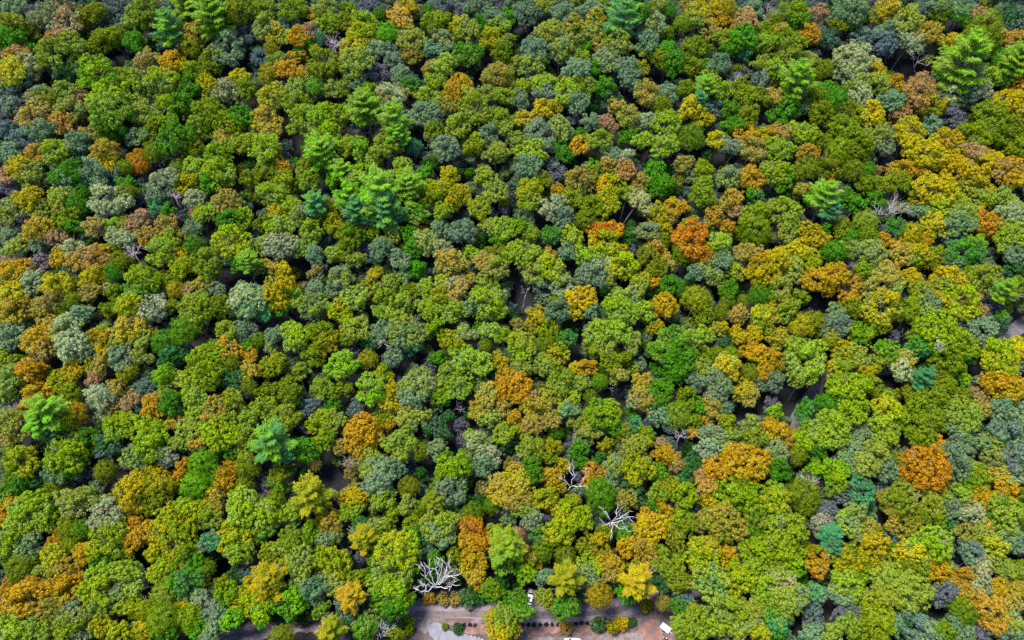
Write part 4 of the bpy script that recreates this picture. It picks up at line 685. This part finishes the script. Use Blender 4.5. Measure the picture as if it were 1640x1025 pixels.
twiggy('pinkish-white bare crown of fine twigs between green crowns and gold oaks', 1436, 322, 21, 16, PINKB, 1, 1.3, 9)
twiggy('pinkish bare tuft of fine twigs beside a golden crown', 533, 62, 15, 14, PINKB, 2, 1.0, 9)
twiggy('pink bare crown of fine twigs behind an olive feathery conifer', 1294, 770, 15, 15, PINKB, 3)
twiggy('lilac bare twigs at the right side of a pale sage crown', 277, 309, 9, 14, PINKB, 4)
twiggy('small pink bare tuft above an olive and lime crown', 212, 401, 10, 14, PINKB, 5)
twiggy('purple-grey bare tree with an upright stem in a dark hole', 1180, 124, 17, 15, PINKB, 6, 1.4, 6)
twiggy('pinkish bare branches near the top edge beside olive crowns', 1238, 14, 15, 16, PINKB, 7, 1.2, 6)
twiggy('white bare thicket at the left edge above an emerald pine', 18, 649, 17, 12, PINKB, 8, .8, 8)
twiggy('reddish bare crown below the bright orange oak', 556, 737, 13, 13, BROWNB, 9, 1.0, 8)
twiggy('brown bare twigs under the bright lime pine', 582, 200, 18, 13, BROWNB, 10, 1.0, 9)
twiggy('tan bare twigs sticking out of pinkish crowns near the top edge', 1312, 22, 15, 16, BROWNB, 11, 1.2, 6)
twiggy('small grey bare tree poking through an orange feathery crown', 965, 950, 8, 10, GREYB, 12, 1.2, 7)
twiggy('brown-pink bare crown left of the pinkish-tan oaks', 20, 413, 13, 14, PINKB, 13)
twiggy('pale bare branches over a tawny crown left of a rounded amber crown', 1090, 693, 10, 14, GREYB, 14, 1.2, 6)

# ------------------------------------------------------------------ the clearing by the road
def rotbox(S, cx, cy, ang, x0, x1, y0, y1, z0, z1):
    b = len(S.v); S.box(x0, x1, y0, y1, z0, z1); c, s = math.cos(ang), math.sin(ang)
    for i in range(b, len(S.v)): x, y, z = S.v[i]; S.v[i] = (cx + x * c - y * s, cy + x * s + y * c, z)
def car(label, px, py, ang, body_mat, name='parked_car'):
    x, y, z, _ = at(px, py, 0); t = thing(name, label, 'car', (x, y, z + .05), ang)
    def sect(yy, hw, z0, z1, rnd): return [(-hw, yy, z0), (hw, yy, z0), (hw + .02, yy, (z0 + z1) / 2), (hw - rnd, yy, z1), (-hw + rnd, yy, z1), (-hw - .02, yy, (z0 + z1) / 2)]
    S = Solid(); S.rings([sect(-2.2, .74, .38, .72, .10), sect(-2.08, .86, .26, .90, .08), sect(-1.2, .90, .24, .95, .06), sect(0, .91, .24, .96, .06), sect(1.3, .90, .24, .93, .08), sect(2.0, .84, .26, .78, .12), sect(2.18, .70, .36, .62, .15)])
    link('body', S.mesh('car_body', body_mat, .03, True), t)
    S = Solid()
    def cs(z, y0, y1, hw): return [(-hw, y0, z), (hw, y0, z), (hw, y1, z), (-hw, y1, z)]
    S.rings([cs(.93, -1.75, 1.05, .80), cs(1.40, -1.5, .45, .72)]); link('window', S.mesh('car_windows', GLASS, .03), t)
    S = Solid(); S.rings([cs(1.40, -1.56, .50, .77), cs(1.48, -1.42, .34, .68)]); rf = link('roof', S.mesh('car_roof', body_mat, .03), t)
    for sx in (-1, 1):
        S = Solid(); S.box(sx * .62 - .14, sx * .62 + .14, -2.24, -2.14, .62, .80); link('tail_lamp', S.mesh('tail_lamp', REDL), t)
        S = Solid(); S.box(sx * .60 - .15, sx * .60 + .15, 2.06, 2.19, .50, .62); link('headlight', S.mesh('headlight', STEEL), t)
        S = Solid(); S.box(sx * .98 - .10, sx * .98 + .10, .72, .86, .92, 1.05); link('wing_mirror', S.mesh('wing_mirror', body_mat), t)
        for yy in (-1.32, 1.32):
            w = link('wheel', None, t); w.location = (sx * .82, yy, .32)
            for nm, rad, wd, m in (('tyre', .32, .11, RUBBER), ('rim', .20, .118, STEEL)):
                T_ = Tubes(); T_.add([(-wd, 0, 0), (wd, 0, 0)], [rad, rad], 18); link(nm, T_.mesh(nm, m), w)
    return t
car('white car parked under trees just above the gravel road', 849, 957, math.radians(-14), WHITE)
car('white car with dark windows cut off by the bottom edge', 917, 1029, math.radians(88), WHITE)
# low timber rail with white posts along the pad
fpix = [(709, 1008), (722, 1010), (736, 1012), (748, 1016), (758, 1019), (770, 1022), (784, 1027)]
fp = [np.array(at(*p)[:3]) for p in fpix]; F = [np.array([p[0], p[1]]) for p in fp]; D = resample(F, .5)
ft = thing('rail_fence', 'low dark timber rail with white posts beside the concrete pad', 'fence', (D[0][0], D[0][1], 0))
S = Solid()
for i in range(len(D) - 1):
    a, b = D[i] - D[0], D[i + 1] - D[0]; l = np.linalg.norm(b - a); rotbox(S, *((a + b) / 2), math.atan2(*(b - a)[::-1]), -l / 2, l / 2, -.10, .10, .32, .62)
link('rail', S.mesh('rail', PIPE), ft)
for i in range(14, len(D) - 1, 2):
    S = Solid(); q = D[i] - D[0]; rotbox(S, q[0], q[1], .3, -.13, .13, -.34, -.11, 0, .55); link('post', S.mesh('post', WFENCE, .02), ft)
def low_shrub(name, label, px, py, R, col, group=None, k=0):
    x, y, z, _ = at(px, py, 0); t = thing(name, label, 'shrub', (x, y, z), rng.random() * 6, group)
    c = link('foliage', M_OAK[k % 6], t, (0, 0, .75 * R)); c.scale = (R, R, R); c['tint'] = [float(v) for v in col]; c['tint_two'] = [float(v * 1.1) for v in col]
    return t
for k, (px, py) in enumerate([(734, 1001), (743.5, 1001.5), (752.5, 1001.5), (761, 1002), (836.7, 1001), (846.5, 1001), (855.5, 1000.5), (865, 1000.5), (875, 1000.8), (883.5, 1000.5), (893.8, 1000.3), (922.4, 999), (931, 998.6), (940.7, 998.4), (975, 996)]):
    low_shrub('row_shrub', 'small dark round shrub in the planted row beside the gravel road', px, py, .48 + .1 * rng.random(), np.array([.022, .018, .016]), 'shrubs planted in a row below the gravel road', k)
x, y, z, _ = at(853.5, 985.5); t = thing('barrel', 'small dark barrel standing on the gravel road below the white car', 'barrel', (x, y, z + .14))
T_ = Tubes(); T_.add([(0, 0, 0), (0, 0, .25), (0, 0, .7), (0, 0, .95)], [.34, .40, .40, .34], 14); link('body', T_.mesh('barrel_body', DARKP), t)
for zz in (.25, .7):
    T_ = Tubes(); T_.add([(0, 0, zz - .025), (0, 0, zz + .025)], [.42, .42], 14); link('hoop', T_.mesh('hoop', STEEL), t)
x, y, z, _ = at(1065, 1007); t = thing('utility_trailer', 'small white trailer at the edge of the red earth patch', 'trailer', (x, y, z + .1), math.radians(-38))
S = Solid(); S.box(-1.3, 1.3, -.75, .75, .45, .55); link('bed', S.mesh('bed', WHITE), t)
S = Solid(); S.box(-1.36, -1.3, -.8, .8, .45, .95); S.box(1.3, 1.36, -.8, .8, .45, .95); S.box(-1.3, 1.3, .75, .8, .45, .95); S.box(-1.3, 1.3, -.8, -.75, .45, .95); link('side_panel', S.mesh('panels', WHITE), t)
T_ = Tubes(); T_.add([(1.3, 0, .45), (2.4, 0, .4)], [.06, .05], 6); link('drawbar', T_.mesh('drawbar', STEEL), t)
for sy in (-1, 1):
    T_ = Tubes(); T_.add([(0, sy * .82, .3), (0, sy * 1.0, .3)], [.3, .3], 16); link('wheel', T_.mesh('wheel', RUBBER), t)
for k, (px, py) in enumerate([(1062, 1022), (1067, 1023), (846.5, 1021)]):
    x, y, z, _ = at(px, py); t = thing('stump', ['dark cut stump left of its twin near the trailer', 'dark cut stump right of its twin near the trailer', 'lone dark cut stump on pale gravel below the planted row'][k], 'stump', (x, y, z + .1))
    T_ = Tubes(); T_.add([(0, 0, 0), (.02, 0, .2), (0, .02, .5)], [.42, .33, .31], 10); link('bole', T_.mesh('bole', PIPE), t)
    T_ = Tubes(); T_.add([(0, .02, .5), (0, .02, .53)], [.29, .28], 10); link('cut_face', T_.mesh('cut_face', BROWNB), t)
